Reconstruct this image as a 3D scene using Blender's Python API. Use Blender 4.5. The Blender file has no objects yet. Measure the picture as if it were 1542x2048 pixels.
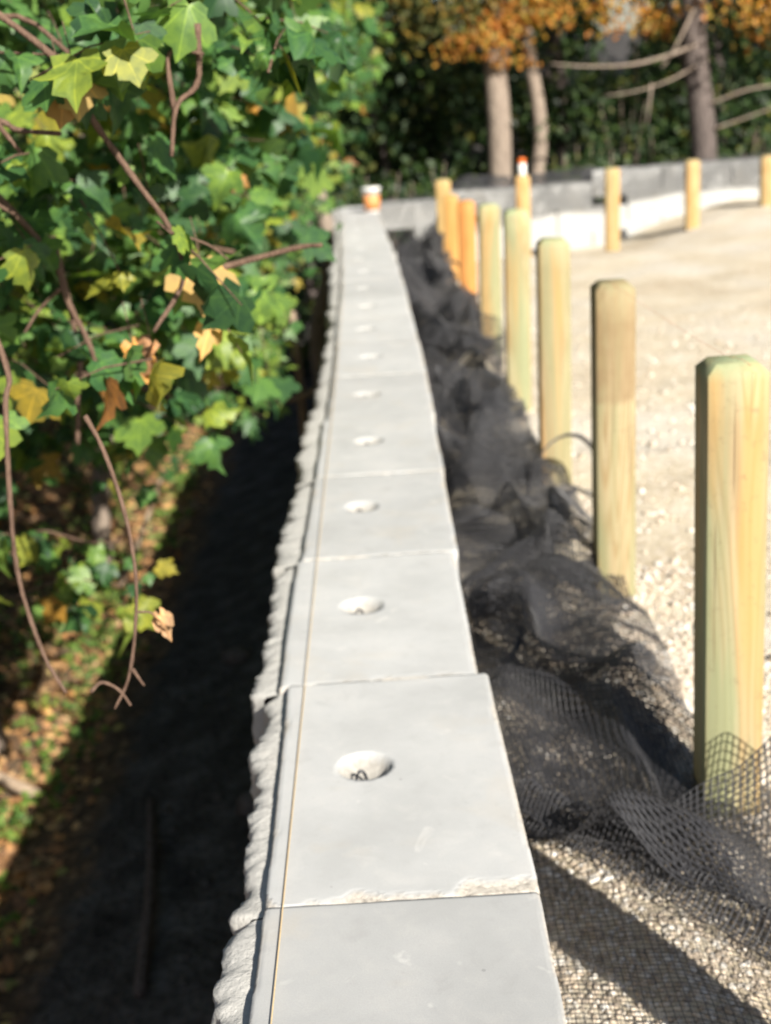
import bpy, math, random
import numpy as np
from mathutils import Vector, Matrix, noise as mn

random.seed(7); rng = np.random.default_rng(7)
scene = bpy.context.scene
col = scene.collection

# ------------------------------------------------------------------ camera
cam_d = bpy.data.cameras.new('camera'); cam = bpy.data.objects.new('camera', cam_d); col.objects.link(cam)
scene.camera = cam
CM = Matrix(((0.9979647753546531, 0.06365479798041898, 0.003791285455968168, 0.0),
             (-0.015754943311160664, 0.30374065127795785, -0.9526244792794819, 0.0),
             (-0.06179068629331367, 0.9506259429740564, 0.30412534855234813, 2.0),
             (0, 0, 0, 1)))
cam.matrix_world = CM
cam_d.sensor_fit = 'VERTICAL'; cam_d.sensor_height = 36.0; cam_d.sensor_width = 27.1
cam_d.lens = 2600.0 / 2048.0 * 36.0
cam_d.clip_start = 0.05; cam_d.clip_end = 600.0
cam_d.dof.use_dof = True
cam_d.dof.focus_distance = 2.6
cam_d.dof.aperture_fstop = 2.5

# ------------------------------------------------------------------ light
SUN_AZ, SUN_EL = math.radians(28.6), math.radians(34)
world = bpy.data.worlds.new('World'); scene.world = world; world.use_nodes = True
wn = world.node_tree.nodes; wn.clear()
sky = wn.new('ShaderNodeTexSky'); sky.sky_type = 'NISHITA'; sky.sun_disc = False
sky.sun_elevation = SUN_EL; sky.sun_rotation = math.pi - SUN_AZ
bgn = wn.new('ShaderNodeBackground'); bgn.inputs['Strength'].default_value = 0.05
wo = wn.new('ShaderNodeOutputWorld')
world.node_tree.links.new(sky.outputs[0], bgn.inputs[0]); world.node_tree.links.new(bgn.outputs[0], wo.inputs[0])
sun_d = bpy.data.lights.new('sun', 'SUN'); sun_d.energy = 5.0; sun_d.angle = math.radians(0.53); sun_d.color = (1.0, 0.94, 0.85)
sun = bpy.data.objects.new('sun', sun_d); col.objects.link(sun)
SD = Vector((-math.sin(SUN_AZ)*math.cos(SUN_EL), math.cos(SUN_AZ)*math.cos(SUN_EL), -math.sin(SUN_EL)))
sun.rotation_euler = SD.to_track_quat('-Z', 'Y').to_euler(); sun.location = (10, -15, 20)
TOSUN = np.array(-SD)
scene.view_settings.view_transform = 'Standard'; scene.view_settings.look = 'None'
scene.view_settings.exposure = 1.05; scene.view_settings.gamma = 1.0
scene.render.engine = 'CYCLES'
scene.cycles.use_denoising = True
scene.cycles.max_bounces = 6; scene.cycles.diffuse_bounces = 3; scene.cycles.glossy_bounces = 2
scene.cycles.transmission_bounces = 3; scene.cycles.transparent_max_bounces = 8

# ------------------------------------------------------------------ helpers
def mk(name, V, F, mat=None, parent=None, smooth=False, attrs=None):
    V = np.asarray(V, dtype=np.float32).reshape(-1, 3)
    me = bpy.data.meshes.new(name)
    groups = F if isinstance(F, list) else [F]
    groups = [np.asarray(g, dtype=np.int32) for g in groups if len(g)]
    loops = np.concatenate([g.ravel() for g in groups])
    tot = np.concatenate([np.full(len(g), g.shape[1], np.int32) for g in groups])
    start = np.concatenate([[0], np.cumsum(tot)[:-1]]).astype(np.int32)
    me.vertices.add(len(V)); me.vertices.foreach_set('co', V.ravel())
    me.loops.add(len(loops)); me.loops.foreach_set('vertex_index', loops)
    me.polygons.add(len(tot)); me.polygons.foreach_set('loop_start', start)
    if smooth: me.polygons.foreach_set('use_smooth', np.ones(len(tot), bool))
    me.update(calc_edges=True); me.validate()
    if attrs:
        for k, a in attrs.items():
            at = me.attributes.new(k, 'FLOAT', 'POINT'); at.data.foreach_set('value', np.asarray(a, np.float32).ravel())
    if mat: me.materials.append(mat)
    o = bpy.data.objects.new(name, me); col.objects.link(o)
    if parent: o.parent = parent
    return o
def empty(name, loc=(0, 0, 0)):
    o = bpy.data.objects.new(name, None); col.objects.link(o); o.location = loc; o.empty_display_size = .2
    return o
def tag(o, label=None, cat=None, group=None, kind=None):
    if label: o['label'] = label
    if cat: o['category'] = cat
    if group: o['group'] = group
    if kind: o['kind'] = kind
    return o
class Acc:
    def __init__(s): s.V = []; s.Q = []; s.T = []; s.n = 0; s.A = []
    def add(s, V, Q=None, T=None, a=None):
        V = np.asarray(V, float).reshape(-1, 3)
        if Q is not None and len(Q): s.Q.append(np.asarray(Q, int) + s.n)
        if T is not None and len(T): s.T.append(np.asarray(T, int) + s.n)
        s.V.append(V); s.n += len(V)
        s.A.append(np.zeros(len(V)) if a is None else np.broadcast_to(np.asarray(a, float), (len(V),)).copy())
    def build(s, name, mat, parent=None, smooth=False, attr=None):
        F = []
        if s.Q: F.append(np.concatenate(s.Q))
        if s.T: F.append(np.concatenate(s.T))
        return mk(name, np.concatenate(s.V), F, mat, parent, smooth, {attr: np.concatenate(s.A)} if attr else None)
def box_vf(x0, x1, y0, y1, z0, z1):
    V = np.array([(x, y, z) for z in (z0, z1) for y in (y0, y1) for x in (x0, x1)], float)
    Q = [(0, 2, 3, 1), (4, 5, 7, 6), (0, 1, 5, 4), (2, 6, 7, 3), (0, 4, 6, 2), (1, 3, 7, 5)]
    return V, np.array(Q)
def tube_vf(P, R, ns=7, cap=True):
    P = np.asarray(P, float); n = len(P); R = np.broadcast_to(np.asarray(R, float), (n,))
    T = np.gradient(P, axis=0); T /= np.linalg.norm(T, axis=1)[:, None] + 1e-9
    up = np.array([0.31, 0.2, 0.93]); V = []
    for i in range(n):
        if abs(np.dot(up, T[i])) > .95: up = np.array([1., 0.1, 0])
        a = np.cross(T[i], up); a /= np.linalg.norm(a); b = np.cross(T[i], a); up = -np.cross(T[i], a) if False else up
        th = np.arange(ns) * 2 * math.pi / ns
        V.append(P[i] + R[i] * (np.cos(th)[:, None] * a + np.sin(th)[:, None] * b))
    V = np.concatenate(V); Q = []
    for i in range(n - 1):
        for j in range(ns):
            k = (j + 1) % ns; Q.append((i*ns + j, i*ns + k, (i+1)*ns + k, (i+1)*ns + j))
    T3 = []
    if cap:
        V = np.vstack([V, P[0], P[-1]])
        for j in range(ns):
            k = (j + 1) % ns
            T3.append((n*ns, k, j)); T3.append((n*ns + 1, (n-1)*ns + j, (n-1)*ns + k))
    return V, np.array(Q), np.array(T3)
def smooth_path(P, m=6):
    P = np.asarray(P, float); Q = np.vstack([2*P[0]-P[1], P, 2*P[-1]-P[-2]]); out = []
    for i in range(1, len(Q) - 2):
        for k in range(m):
            t = k / m; a, b, c, d = Q[i-1], Q[i], Q[i+1], Q[i+2]
            out.append(.5*((2*b) + (c-a)*t + (2*a-5*b+4*c-d)*t*t + (3*b-a-3*c+d)*t**3))
    out.append(P[-1]); return np.array(out)
def grid_q(nu, nv):
    i, j = np.meshgrid(np.arange(nu - 1), np.arange(nv - 1), indexing='ij')
    a = (i*nv + j).ravel(); return np.stack([a, a + nv, a + nv + 1, a + 1], 1)
def nz(x, y, z=0.): return mn.noise((x, y, z))
def fbm(x, y, z=0., o=4):
    s = 0; a = .5
    for k in range(o): s += a*mn.noise((x, y, z + 7.3*k)); x *= 2.03; y *= 2.03; z *= 2.03; a *= .5
    return s
def sst(a, b, t):
    t = min(1, max(0, (t - a)/(b - a))); return t*t*(3 - 2*t)

# ------------------------------------------------------------------ materials
class NT:
    def __init__(s, name):
        s.m = bpy.data.materials.new(name); s.m.use_nodes = True; s.t = s.m.node_tree; s.t.nodes.clear()
        s.out = s.t.nodes.new('ShaderNodeOutputMaterial')
    def n(s, typ, **kw):
        nd = s.t.nodes.new(typ)
        for k, v in kw.items():
            if k.startswith('i_'):
                key = k[2:].replace('_', ' ')
                nd.inputs[key].default_value = v
            else: setattr(nd, k, v)
        return nd
    def l(s, a, b): s.t.links.new(a, b)
    def noise(s, vec, scale, detail=4, rough=.55, dist=0.):
        nd = s.n('ShaderNodeTexNoise'); nd.inputs['Scale'].default_value = scale; nd.inputs['Detail'].default_value = detail
        nd.inputs['Roughness'].default_value = rough; nd.inputs['Distortion'].default_value = dist
        if vec is not None: s.l(vec, nd.inputs['Vector'])
        return nd.outputs['Fac']
    def ramp(s, fac, stops, interp='LINEAR'):
        nd = s.n('ShaderNodeValToRGB'); cr = nd.color_ramp; cr.interpolation = interp
        while len(cr.elements) < len(stops): cr.elements.new(.5)
        for e, (p, c) in zip(cr.elements, stops):
            e.position = p; e.color = (*c, 1) if len(c) == 3 else c
        s.l(fac, nd.inputs[0]); return nd.outputs[0]
    def mix(s, fac, a, b, mode='MIX'):
        nd = s.n('ShaderNodeMix', data_type='RGBA', blend_type=mode)
        for sock, v in ((nd.inputs[0], fac), (nd.inputs[6], a), (nd.inputs[7], b)):
            if isinstance(v, (int, float)): sock.default_value = v
            elif isinstance(v, tuple): sock.default_value = (*v, 1) if len(v) == 3 else v
            else: s.l(v, sock)
        return nd.outputs[2]
    def math(s, op, a, b=0.):
        nd = s.n('ShaderNodeMath', operation=op)
        for sock, v in ((nd.inputs[0], a), (nd.inputs[1], b)):
            if isinstance(v, (int, float)): sock.default_value = v
            else: s.l(v, sock)
        return nd.outputs[0]
    def mapr(s, v, a, b, c, d):
        nd = s.n('ShaderNodeMapRange')
        s.l(v, nd.inputs[0])
        for i, x in enumerate((a, b, c, d)): nd.inputs[i+1].default_value = x
        return nd.outputs[0]
    def coord(s, kind='Object', scale=None):
        tc = s.n('ShaderNodeTexCoord'); v = tc.outputs[kind]
        if scale:
            mp = s.n('ShaderNodeMapping'); mp.inputs['Scale'].default_value = scale; s.l(v, mp.inputs['Vector']); v = mp.outputs[0]
        return v
    def bump(s, h, strength=.3, dist=.01):
        nd = s.n('ShaderNodeBump'); nd.inputs['Strength'].default_value = strength; nd.inputs['Distance'].default_value = dist
        s.l(h, nd.inputs['Height']); return nd.outputs[0]
    def bsdf(s, colr, rough=.8, spec=.3, normal=None, metallic=0.):
        b = s.n('ShaderNodeBsdfPrincipled')
        if isinstance(colr, tuple): b.inputs['Base Color'].default_value = (*colr, 1)
        else: s.l(colr, b.inputs['Base Color'])
        if isinstance(rough, (int, float)): b.inputs['Roughness'].default_value = rough
        else: s.l(rough, b.inputs['Roughness'])
        b.inputs['Specular IOR Level'].default_value = spec; b.inputs['Metallic'].default_value = metallic
        if normal is not None: s.l(normal, b.inputs['Normal'])
        return b
    def done(s, sh): s.l(sh.outputs[0], s.out.inputs['Surface']); return s.m

def mat_concrete(rough_face=False):
    t = NT('concrete_rough' if rough_face else 'concrete'); v = t.coord('Object'); oi = t.n('ShaderNodeObjectInfo')
    off = t.n('ShaderNodeVectorMath', operation='ADD'); t.l(v, off.inputs[0])
    cmb = t.n('ShaderNodeCombineXYZ'); t.l(t.math('MULTIPLY', oi.outputs['Random'], 37.), cmb.inputs[0]); t.l(t.math('MULTIPLY', oi.outputs['Random'], 91.), cmb.inputs[1])
    t.l(cmb.outputs[0], off.inputs[1]); v = off.outputs[0]
    big = t.noise(v, 2.2, 4, .6); mid = t.noise(v, 9, 5, .65, .4); fine = t.noise(v, 240, 3, .7)
    c = t.ramp(big, [(.3, (.375, .38, .37)), (.55, (.44, .445, .435)), (.8, (.50, .495, .475))])
    c = t.mix(t.mapr(mid, .52, .75, 0, .4), c, (.54, .53, .50))
    c = t.mix(t.mapr(mid, .25, .44, .6, 0), c, (.34, .34, .33))
    pits = t.n('ShaderNodeTexVoronoi'); pits.inputs['Scale'].default_value = 24; t.l(v, pits.inputs['Vector'])
    sel = t.math('GREATER_THAN', t.n('ShaderNodeSeparateColor').outputs[0] if False else pits.outputs['Color'], .86)
    pit = t.math('MULTIPLY', t.math('LESS_THAN', pits.outputs['Distance'], .13), sel)
    c = t.mix(t.math('MULTIPLY', pit, .55), c, (.2, .2, .2))
    c = t.mix(t.mapr(fine, .3, .7, .0, .36), c, (.3, .3, .3), 'MIX')
    tone = t.n('ShaderNodeSeparateColor'); t.l(oi.outputs['Color'], tone.inputs[0]); tone = tone.outputs[0]
    sc = t.n('ShaderNodeVectorMath', operation='SCALE'); t.l(c, sc.inputs[0]); t.l(tone, sc.inputs['Scale']); c = sc.outputs[0]
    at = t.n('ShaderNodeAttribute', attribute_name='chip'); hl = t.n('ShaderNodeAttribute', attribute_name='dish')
    agg = t.ramp(t.noise(v, 70, 4, .7), [(.3, (.26, .235, .2)), (.55, (.48, .44, .38)), (.8, (.58, .55, .48))])
    c = t.mix(at.outputs['Fac'], c, agg)
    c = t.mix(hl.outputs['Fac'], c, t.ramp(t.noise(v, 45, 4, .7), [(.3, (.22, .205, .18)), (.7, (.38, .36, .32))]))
    c = t.mix(t.mapr(t.noise(v, 3.1, 4, .6, .8), .56, .72, 0, .22), c, (.44, .385, .30))
    spl = t.noise(v, 5.5, 3, .5, 1.2); c = t.mix(t.mapr(spl, .66, .72, 0, .35), c, (.56, .55, .52))
    c = t.mix(t.mapr(t.noise(v, 34, 4, .75), .6, .72, 0, .3), c, (.30, .30, .29))
    if rough_face:
        c = t.mix(.6, c, t.ramp(t.noise(v, 26, 5, .7), [(.25, (.36, .35, .32)), (.7, (.53, .51, .46))]))
        h = t.math('ADD', t.noise(v, 60, 5, .7), t.math('MULTIPLY', t.noise(v, 18, 4), 1.5)); nrm = t.bump(h, .6, .012)
    else:
        h = t.math('ADD', fine, t.math('MULTIPLY', t.math('MULTIPLY', t.noise(v, 90, 4, .7), at.outputs['Fac']), 22.))
        h = t.math('SUBTRACT', h, t.math('MULTIPLY', pit, 2.)); nrm = t.bump(h, .25, .004)
    return t.done(t.bsdf(c, .88, .2, nrm))
def mat_wood(brown_top=False):
    t = NT('brown_top_pine' if brown_top else 'treated_pine'); oi = t.n('ShaderNodeObjectInfo')
    tc = t.n('ShaderNodeTexCoord'); off = t.n('ShaderNodeVectorMath', operation='ADD'); t.l(tc.outputs['Object'], off.inputs[0])
    cmb = t.n('ShaderNodeCombineXYZ'); t.l(t.math('MULTIPLY', oi.outputs['Random'], 53.), cmb.inputs[0]); t.l(t.math('MULTIPLY', oi.outputs['Random'], 21.), cmb.inputs[2]); t.l(cmb.outputs[0], off.inputs[1])
    def mp(v, s):
        m = t.n('ShaderNodeMapping'); m.inputs['Scale'].default_value = s; t.l(v, m.inputs['Vector']); return m.outputs[0]
    v = off.outputs[0]
    field = t.noise(mp(v, (4.5, 4.5, .32)), 1.0, 2, .4, .2)
    sn = t.math('SINE', t.math('MULTIPLY', field, 150.)); rings = t.mapr(sn, -.4, 1, 0, 1)
    fib = t.noise(mp(v, (170, 170, 3)), 1., 3, .6); broad = t.noise(mp(v, (10, 10, .8)), 1., 3, .6)
    base = oi.outputs['Color']
    dark = t.mix(1., base, (.66, .54, .40), 'MULTIPLY')
    c = t.mix(t.mapr(broad, .35, .65, 0, .55), base, dark)
    c = t.mix(t.math('MULTIPLY', rings, .62), c, dark)
    c = t.mix(t.mapr(fib, .35, .7, 0, .3), c, dark)
    gm = t.noise(mp(v, (9, 9, .7)), 1., 3, .5)
    gs = t.mapr(oi.outputs['Alpha'], 0, 1, 0., 1.)
    c = t.mix(t.math('MULTIPLY', t.mapr(gm, .38, .58, 0, .85), gs), c, (.235, .255, .14))
    om = t.noise(mp(v, (7, 7, .5)), 1.3, 2, .5)
    c = t.mix(t.mapr(om, .52, .70, 0, .55), c, (.52, .25, .07))
    kv = t.n('ShaderNodeTexVoronoi'); kv.inputs['Scale'].default_value = 1.; t.l(mp(v, (7, 7, 2.6)), kv.inputs['Vector'])
    kn = t.math('MULTIPLY', t.mapr(kv.outputs['Distance'], .05, .16, 1, 0), t.math('GREATER_THAN', kv.outputs['Color'], .6))
    c = t.mix(t.math('MULTIPLY', kn, .65), c, (.2, .09, .035))
    sx = t.n('ShaderNodeSeparateXYZ'); t.l(tc.outputs['Object'], sx.inputs[0])
    topm = t.mapr(sx.outputs['Z'], -.06, -.005, 0, .55)
    c = t.mix(t.math('MULTIPLY', topm, gs), c, (.27, .36, .2))
    ck = t.noise(mp(v, (55, 55, .9)), 1., 2, .5); c = t.mix(t.mapr(ck, .66, .70, 0, .7), c, (.13, .09, .05))
    spk = t.noise(v, 26, 4, .7); c = t.mix(t.mapr(spk, .58, .75, 0, .45), c, (.16, .12, .07))
    if brown_top:
        edge = t.math('ADD', sx.outputs['Z'], t.math('MULTIPLY', t.noise(mp(v, (12, 12, 4)), 1., 3), .12))
        sm = t.mapr(edge, -.56, -.52, 0, .8)
        sp = t.mapr(t.noise(mp(v, (10, 10, 7)), 1., 3), .3, .6, .45, 1)
        c = t.mix(t.math('MULTIPLY', sm, sp), c, (.225, .155, .082))  # upper part browner, down to an uneven lower edge
    return t.done(t.bsdf(c, .7, .25, t.bump(t.math('ADD', fib, rings), .2, .002)))
def mat_leaf(name, stops, trans=.3, gloss=.38):
    t = NT(name); oi = t.n('ShaderNodeObjectInfo'); at = t.n('ShaderNodeAttribute', attribute_name='tint')
    f = t.math('FRACT', t.math('ADD', t.math('MULTIPLY', oi.outputs['Random'], .999), at.outputs['Fac']))
    c = t.ramp(f, stops)
    ofs = t.n('ShaderNodeVectorMath', operation='ADD'); t.l(t.coord('Object'), ofs.inputs[0]); t.l(oi.outputs['Location'], ofs.inputs[1])
    nse = t.noise(ofs.outputs[0], 3.2, 4, .65)
    c = t.mix(t.mapr(nse, .42, .72, .0, .9), c, t.mix(1., c, (1.75, 1.55, .95), 'MULTIPLY'))
    c = t.mix(t.mapr(nse, .25, .45, .6, 0), c, t.mix(1., c, (.5, .6, .6), 'MULTIPLY'))
    ax = t.n('ShaderNodeAttribute', attribute_name='lx'); ay = t.n('ShaderNodeAttribute', attribute_name='ly'); xa = t.math('ABSOLUTE', ax.outputs['Fac']); m = None
    for an in (0., .72, 1.32):
        d_ = t.math('ABSOLUTE', t.math('SUBTRACT', t.math('MULTIPLY', xa, math.cos(an)), t.math('MULTIPLY', ay.outputs['Fac'], math.sin(an))))
        m = d_ if m is None else t.math('MINIMUM', m, d_)
    c = t.mix(t.mapr(m, .006, .022, .5, 0), c, t.mix(1., c, (2.2, 1.9, 1.5), 'MULTIPLY'))
    b = t.bsdf(c, gloss + .08, .32)
    tr = t.n('ShaderNodeBsdfTranslucent'); t.l(t.mix(1., c, (1.5, 1.5, .6), 'MULTIPLY'), tr.inputs[0])
    mx = t.n('ShaderNodeMixShader'); mx.inputs[0].default_value = trans; t.l(b.outputs[0], mx.inputs[1]); t.l(tr.outputs[0], mx.inputs[2])
    return t.done(mx)
def mat_bark(name, a, b, scale=(14, 14, 3)):
    t = NT(name); v = t.coord('Object', scale); n = t.noise(v, 1.5, 5, .65, .5); n2 = t.noise(v, 6, 3)
    c = t.ramp(n, [(.3, a), (.7, b)]); c = t.mix(t.mapr(n2, .5, .8, 0, .4), c, a)
    return t.done(t.bsdf(c, .9, .15, t.bump(n, .8, .03)))
def mat_plain(name, c, rough=.6, spec=.4, vary=.0, scale=20):
    t = NT(name)
    if vary:
        n = t.noise(t.coord('Object'), scale, 4, .6)
        cc = t.mix(t.mapr(n, .3, .7, 0, 1), tuple(x*(1-vary) for x in c), tuple(min(1, x*(1+vary)) for x in c))
    else: cc = c
    return t.done(t.bsdf(cc, rough, spec))
def mat_gravel():
    t = NT('crushed_gravel'); v = t.coord('Object')
    big = t.noise(v, .55, 4, .6); mid = t.noise(v, 5, 5, .65); fine = t.noise(v, 60, 4, .7)
    c = t.ramp(big, [(.34, (.40, .325, .22)), (.48, (.51, .445, .325)), (.62, (.55, .515, .44))])
    c = t.mix(t.mapr(mid, .5, .75, 0, .5), c, (.58, .52, .40))
    vo = t.n('ShaderNodeTexVoronoi'); vo.inputs['Scale'].default_value = 42; t.l(v, vo.inputs['Vector'])
    sep = t.n('ShaderNodeSeparateColor'); t.l(vo.outputs['Color'], sep.inputs[0])
    peb = t.ramp(sep.outputs[0], [(.0, (.24, .2, .15)), (.35, (.46, .385, .285)), (.7, (.58, .51, .41)), (1, (.68, .64, .57))])
    c = t.mix(t.mapr(sep.outputs[1], .35, .6, .1, .6), c, peb)
    c = t.mix(t.mapr(fine, .3, .45, .35, 0), c, (.18, .14, .1))
    h = t.math('ADD', t.math('MULTIPLY', vo.outputs['Distance'], -1.), t.math('MULTIPLY', fine, .6))
    return t.done(t.bsdf(c, .92, .15, t.bump(h, .7, .012)))
def mat_floor():
    t = NT('leaf_litter_soil'); v = t.coord('Object')
    n = t.noise(v, 1.2, 5, .65); vo = t.n('ShaderNodeTexVoronoi'); vo.inputs['Scale'].default_value = 11; t.l(v, vo.inputs['Vector'])
    sep = t.n('ShaderNodeSeparateColor'); t.l(vo.outputs['Color'], sep.inputs[0])
    c = t.ramp(n, [(.3, (.05, .036, .024)), (.6, (.10, .072, .046)), (.75, (.15, .105, .065))])
    l = t.ramp(sep.outputs[0], [(0, (.06, .04, .025)), (.4, (.14, .085, .05)), (.75, (.22, .14, .08)), (1, (.30, .21, .12))])
    c = t.mix(t.mapr(sep.outputs[1], .4, .5, 0, .7), c, l)
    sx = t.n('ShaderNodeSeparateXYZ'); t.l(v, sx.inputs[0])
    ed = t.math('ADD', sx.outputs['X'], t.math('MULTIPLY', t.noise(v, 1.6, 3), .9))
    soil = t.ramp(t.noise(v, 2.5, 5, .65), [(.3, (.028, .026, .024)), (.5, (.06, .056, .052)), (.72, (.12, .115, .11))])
    c = t.mix(t.mapr(ed, -2.75, -2.45, 0, 1), c, soil)      # bare soil along the wall foot, coloured darker to deepen the wall's shadow
    return t.done(t.bsdf(c, .95, .1, t.bump(t.math('ADD', vo.outputs['Distance'], n), .8, .05)))
M = {}
M['conc'] = mat_concrete(); M['rock'] = mat_concrete(True)
M['wood'] = mat_wood(); M['wood_brown'] = mat_wood(True)
GREEN = [(0, (.022, .06, .025)), (.35, (.04, .105, .036)), (.62, (.07, .15, .04)), (.80, (.12, .20, .042)), (.93, (.15, .20, .035)), (.972, (.22, .18, .035)), (.99, (.26, .13, .03)), (1, (.16, .075, .04))]
M['leaf'] = mat_leaf('maple_leaf_green', GREEN)
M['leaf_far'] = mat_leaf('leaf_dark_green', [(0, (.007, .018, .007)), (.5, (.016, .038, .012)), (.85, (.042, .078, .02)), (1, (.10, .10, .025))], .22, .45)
M['leaf_fall'] = mat_leaf('leaf_autumn_orange', [(0, (.30, .12, .03)), (.3, (.38, .17, .035)), (.6, (.38, .22, .04)), (.85, (.26, .2, .04)), (1, (.10, .12, .03))], .35, .5)
M['leaf_yellow'] = mat_leaf('leaf_yellow_green', [(0, (.035, .055, .016)), (.4, (.09, .085, .02)), (.8, (.19, .125, .028)), (1, (.03, .055, .016))], .3, .5)
M['leaf_dead'] = mat_leaf('leaf_dead_brown', [(0, (.13, .075, .045)), (.35, (.27, .15, .08)), (.65, (.38, .22, .115)), (.9, (.46, .32, .18)), (1, (.16, .19, .06))], .12, .6)
M['leaf_orange'] = mat_leaf('leaf_yellow_orange', [(0, (.36, .19, .06)), (1, (.38, .27, .10))], .25, .5)
M['leaf_herb'] = mat_leaf('leaf_herb_green', [(0, (.04, .09, .022)), (.5, (.08, .15, .032)), (1, (.15, .2, .05))], .25, .5)
M['bark'] = mat_bark('bark_grey', (.16, .125, .10), (.36, .295, .235)); M['bark_dark'] = mat_bark('bark_dark', (.045, .037, .034), (.19, .155, .14))
M['twig'] = mat_bark('twig_brown', (.10, .062, .045), (.20, .13, .092), (30, 30, 8)); M['dead_wood'] = mat_bark('dead_wood_pale', (.22, .16, .11), (.42, .33, .24), (20, 20, 5))
M['net'] = mat_plain('geogrid_black_plastic', (.042, .042, .046), .45, .6)
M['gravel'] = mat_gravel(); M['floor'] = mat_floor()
def mat_stone():
    t = NT('gravel_stone'); oi = t.n('ShaderNodeObjectInfo'); at = t.n('ShaderNodeAttribute', attribute_name='tint')
    f = t.math('FRACT', t.math('ADD', t.math('MULTIPLY', oi.outputs['Random'], .999), at.outputs['Fac']))
    c = t.ramp(f, [(0, (.26, .22, .18)), (.2, (.45, .37, .28)), (.6, (.56, .48, .385)), (.85, (.60, .56, .49)), (1, (.70, .68, .64))])
    n = t.noise(t.coord('Object'), 90, 4, .7); c = t.mix(t.mapr(n, .4, .7, 0, .4), c, (.3, .26, .2))
    return t.done(t.bsdf(c, .85, .25, t.bump(n, .4, .005)))
M['stone'] = mat_stone()

# ------------------------------------------------------------------ terrain
def floor_z(x, y):
    z = -4.0 - .3*min(2.9, max(0, -1 - x)) + .55*max(0, -4.2 - x) + .16*max(0, y - 30) + .14*max(0, x - 16)
    z = min(z, 3.0 + .02*(abs(x) + y))
    return z + .16*fbm(x*.5, y*.5, 3.1, 3) + .05*nz(x*2.3, y*2.3, 9)
xs = np.unique(np.concatenate([np.linspace(-90, -9, 24), np.arange(-9, .6, .16), np.linspace(.6, 110, 36)]))
ys = np.unique(np.concatenate([np.linspace(-40, 1, 14), np.arange(1, 30, .2), np.linspace(30, 200, 44)]))
V = np.array([(x, y, floor_z(x, y)) for x in xs for y in ys])
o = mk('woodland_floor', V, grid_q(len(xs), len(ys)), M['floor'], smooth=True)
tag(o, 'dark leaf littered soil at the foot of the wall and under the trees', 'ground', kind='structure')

BACKY = lambda x: 24.75 + .10*x          # inner face line of the return wall
def gravel_z(x, y):
    zb = float(np.interp(x, [.3, 1, 3.7, 4.5, 5.4, 6, 7, 9], [-1.25, -1.2, -.98, -.95, -.66, -.48, -.28, -.25]))
    z = -.60 + .05*sst(3, 9, x); z += (zb - z)*sst(20.5, 24.6, y)
    z += .05*math.exp(-((x - .75)**2/.12 + (y - 3.2)**2/1.6)) + .13*math.exp(-((x - 1.0)**2/.05 + (y - 5.2)**2/.3))
    far = sst(2.0, 4.5, x)
    return z + (.05 + .01*far)*fbm(x*1.7, y*1.7, 1.2, 3) + (.018 - .006*far)*fbm(x*7, y*7, 5, 3)
def prog(a, b, d0, k):
    out = [a]
    while out[-1] < b: out.append(out[-1] + d0 + k*(out[-1] - a))
    out[-1] = b; return np.array(out)
gx = prog(.30, 48, .028, .022); gy = np.concatenate([np.linspace(-30, 1.2, 12), prog(1.4, 24.2, .03, .012)])
V = []
for x in gx:
    for y in gy:
        yy = y if y < 1.4 else 1.4 + (y - 1.4)*(BACKY(x) + .03 - 1.4)/(24.2 - 1.4)
        V.append((x, yy, gravel_z(x, yy)))
gravel = mk('gravel_ground', np.array(V), grid_q(len(gx), len(gy)), M['gravel'], smooth=True)
tag(gravel, 'pale tan crushed gravel and sand fill behind the concrete wall', 'ground', kind='structure')

def stone_vf(seed):
    r = random.Random(seed); ph = (1 + 5**.5)/2
    V = np.array([(-1, ph, 0), (1, ph, 0), (-1, -ph, 0), (1, -ph, 0), (0, -1, ph), (0, 1, ph), (0, -1, -ph), (0, 1, -ph), (ph, 0, -1), (ph, 0, 1), (-ph, 0, -1), (-ph, 0, 1)], float)/1.9
    T = np.array([(0, 11, 5), (0, 5, 1), (0, 1, 7), (0, 7, 10), (0, 10, 11), (1, 5, 9), (5, 11, 4), (11, 10, 2), (10, 7, 6), (7, 1, 8), (3, 9, 4), (3, 4, 2), (3, 2, 6), (3, 6, 8), (3, 8, 9), (4, 9, 5), (2, 4, 11), (6, 2, 10), (8, 6, 7), (9, 8, 1)])
    V = V*np.array([[r.uniform(.65, 1.25)] for _ in V])*np.array([r.uniform(.8, 1.2), r.uniform(.7, 1.1), r.uniform(.5, .8)])
    return V, T
SV = [stone_vf(k) for k in range(8)]
acc = Acc(); big = []
def rnd_rot(r):
    a, b, c = (r.uniform(0, 6.283) for _ in range(3)); return np.array(Matrix.Rotation(a, 3, 'Z') @ Matrix.Rotation(b*.12, 3, 'X'))
r = random.Random(5)
def add_stone(x, y, s):
    V0, T0 = SV[r.randrange(8)]
    acc.add((V0*s) @ rnd_rot(r).T + np.array([x, y, gravel_z(x, y) + s*.12]), T=T0, a=r.random())
for _ in range(15000):
    y = 1.6 + 5.2*r.random()**1.25; x = .36 + 1.35*r.random()**1.1
    add_stone(x, y, r.uniform(.007, .017))
for _ in range(5000):
    y = 3 + 12*r.random()**1.6; x = 1.1 + 4.5*r.random()**1.4
    add_stone(x, y, min(.035, .008 + .008*r.expovariate(1.)))
for _ in range(900): add_stone(1.0 + r.gauss(0, .14), 5.15 + r.gauss(0, .28), r.uniform(.012, .028))
o = acc.build('gravel_stones', M['stone'], gravel, attr='tint'); tag(o, kind='stuff')
SM = []
for k in range(6):
    V0, T0 = SV[k]; oo = mk('stone', V0, T0, M['stone']); SM.append(oo.data); bpy.data.objects.remove(oo)
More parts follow.
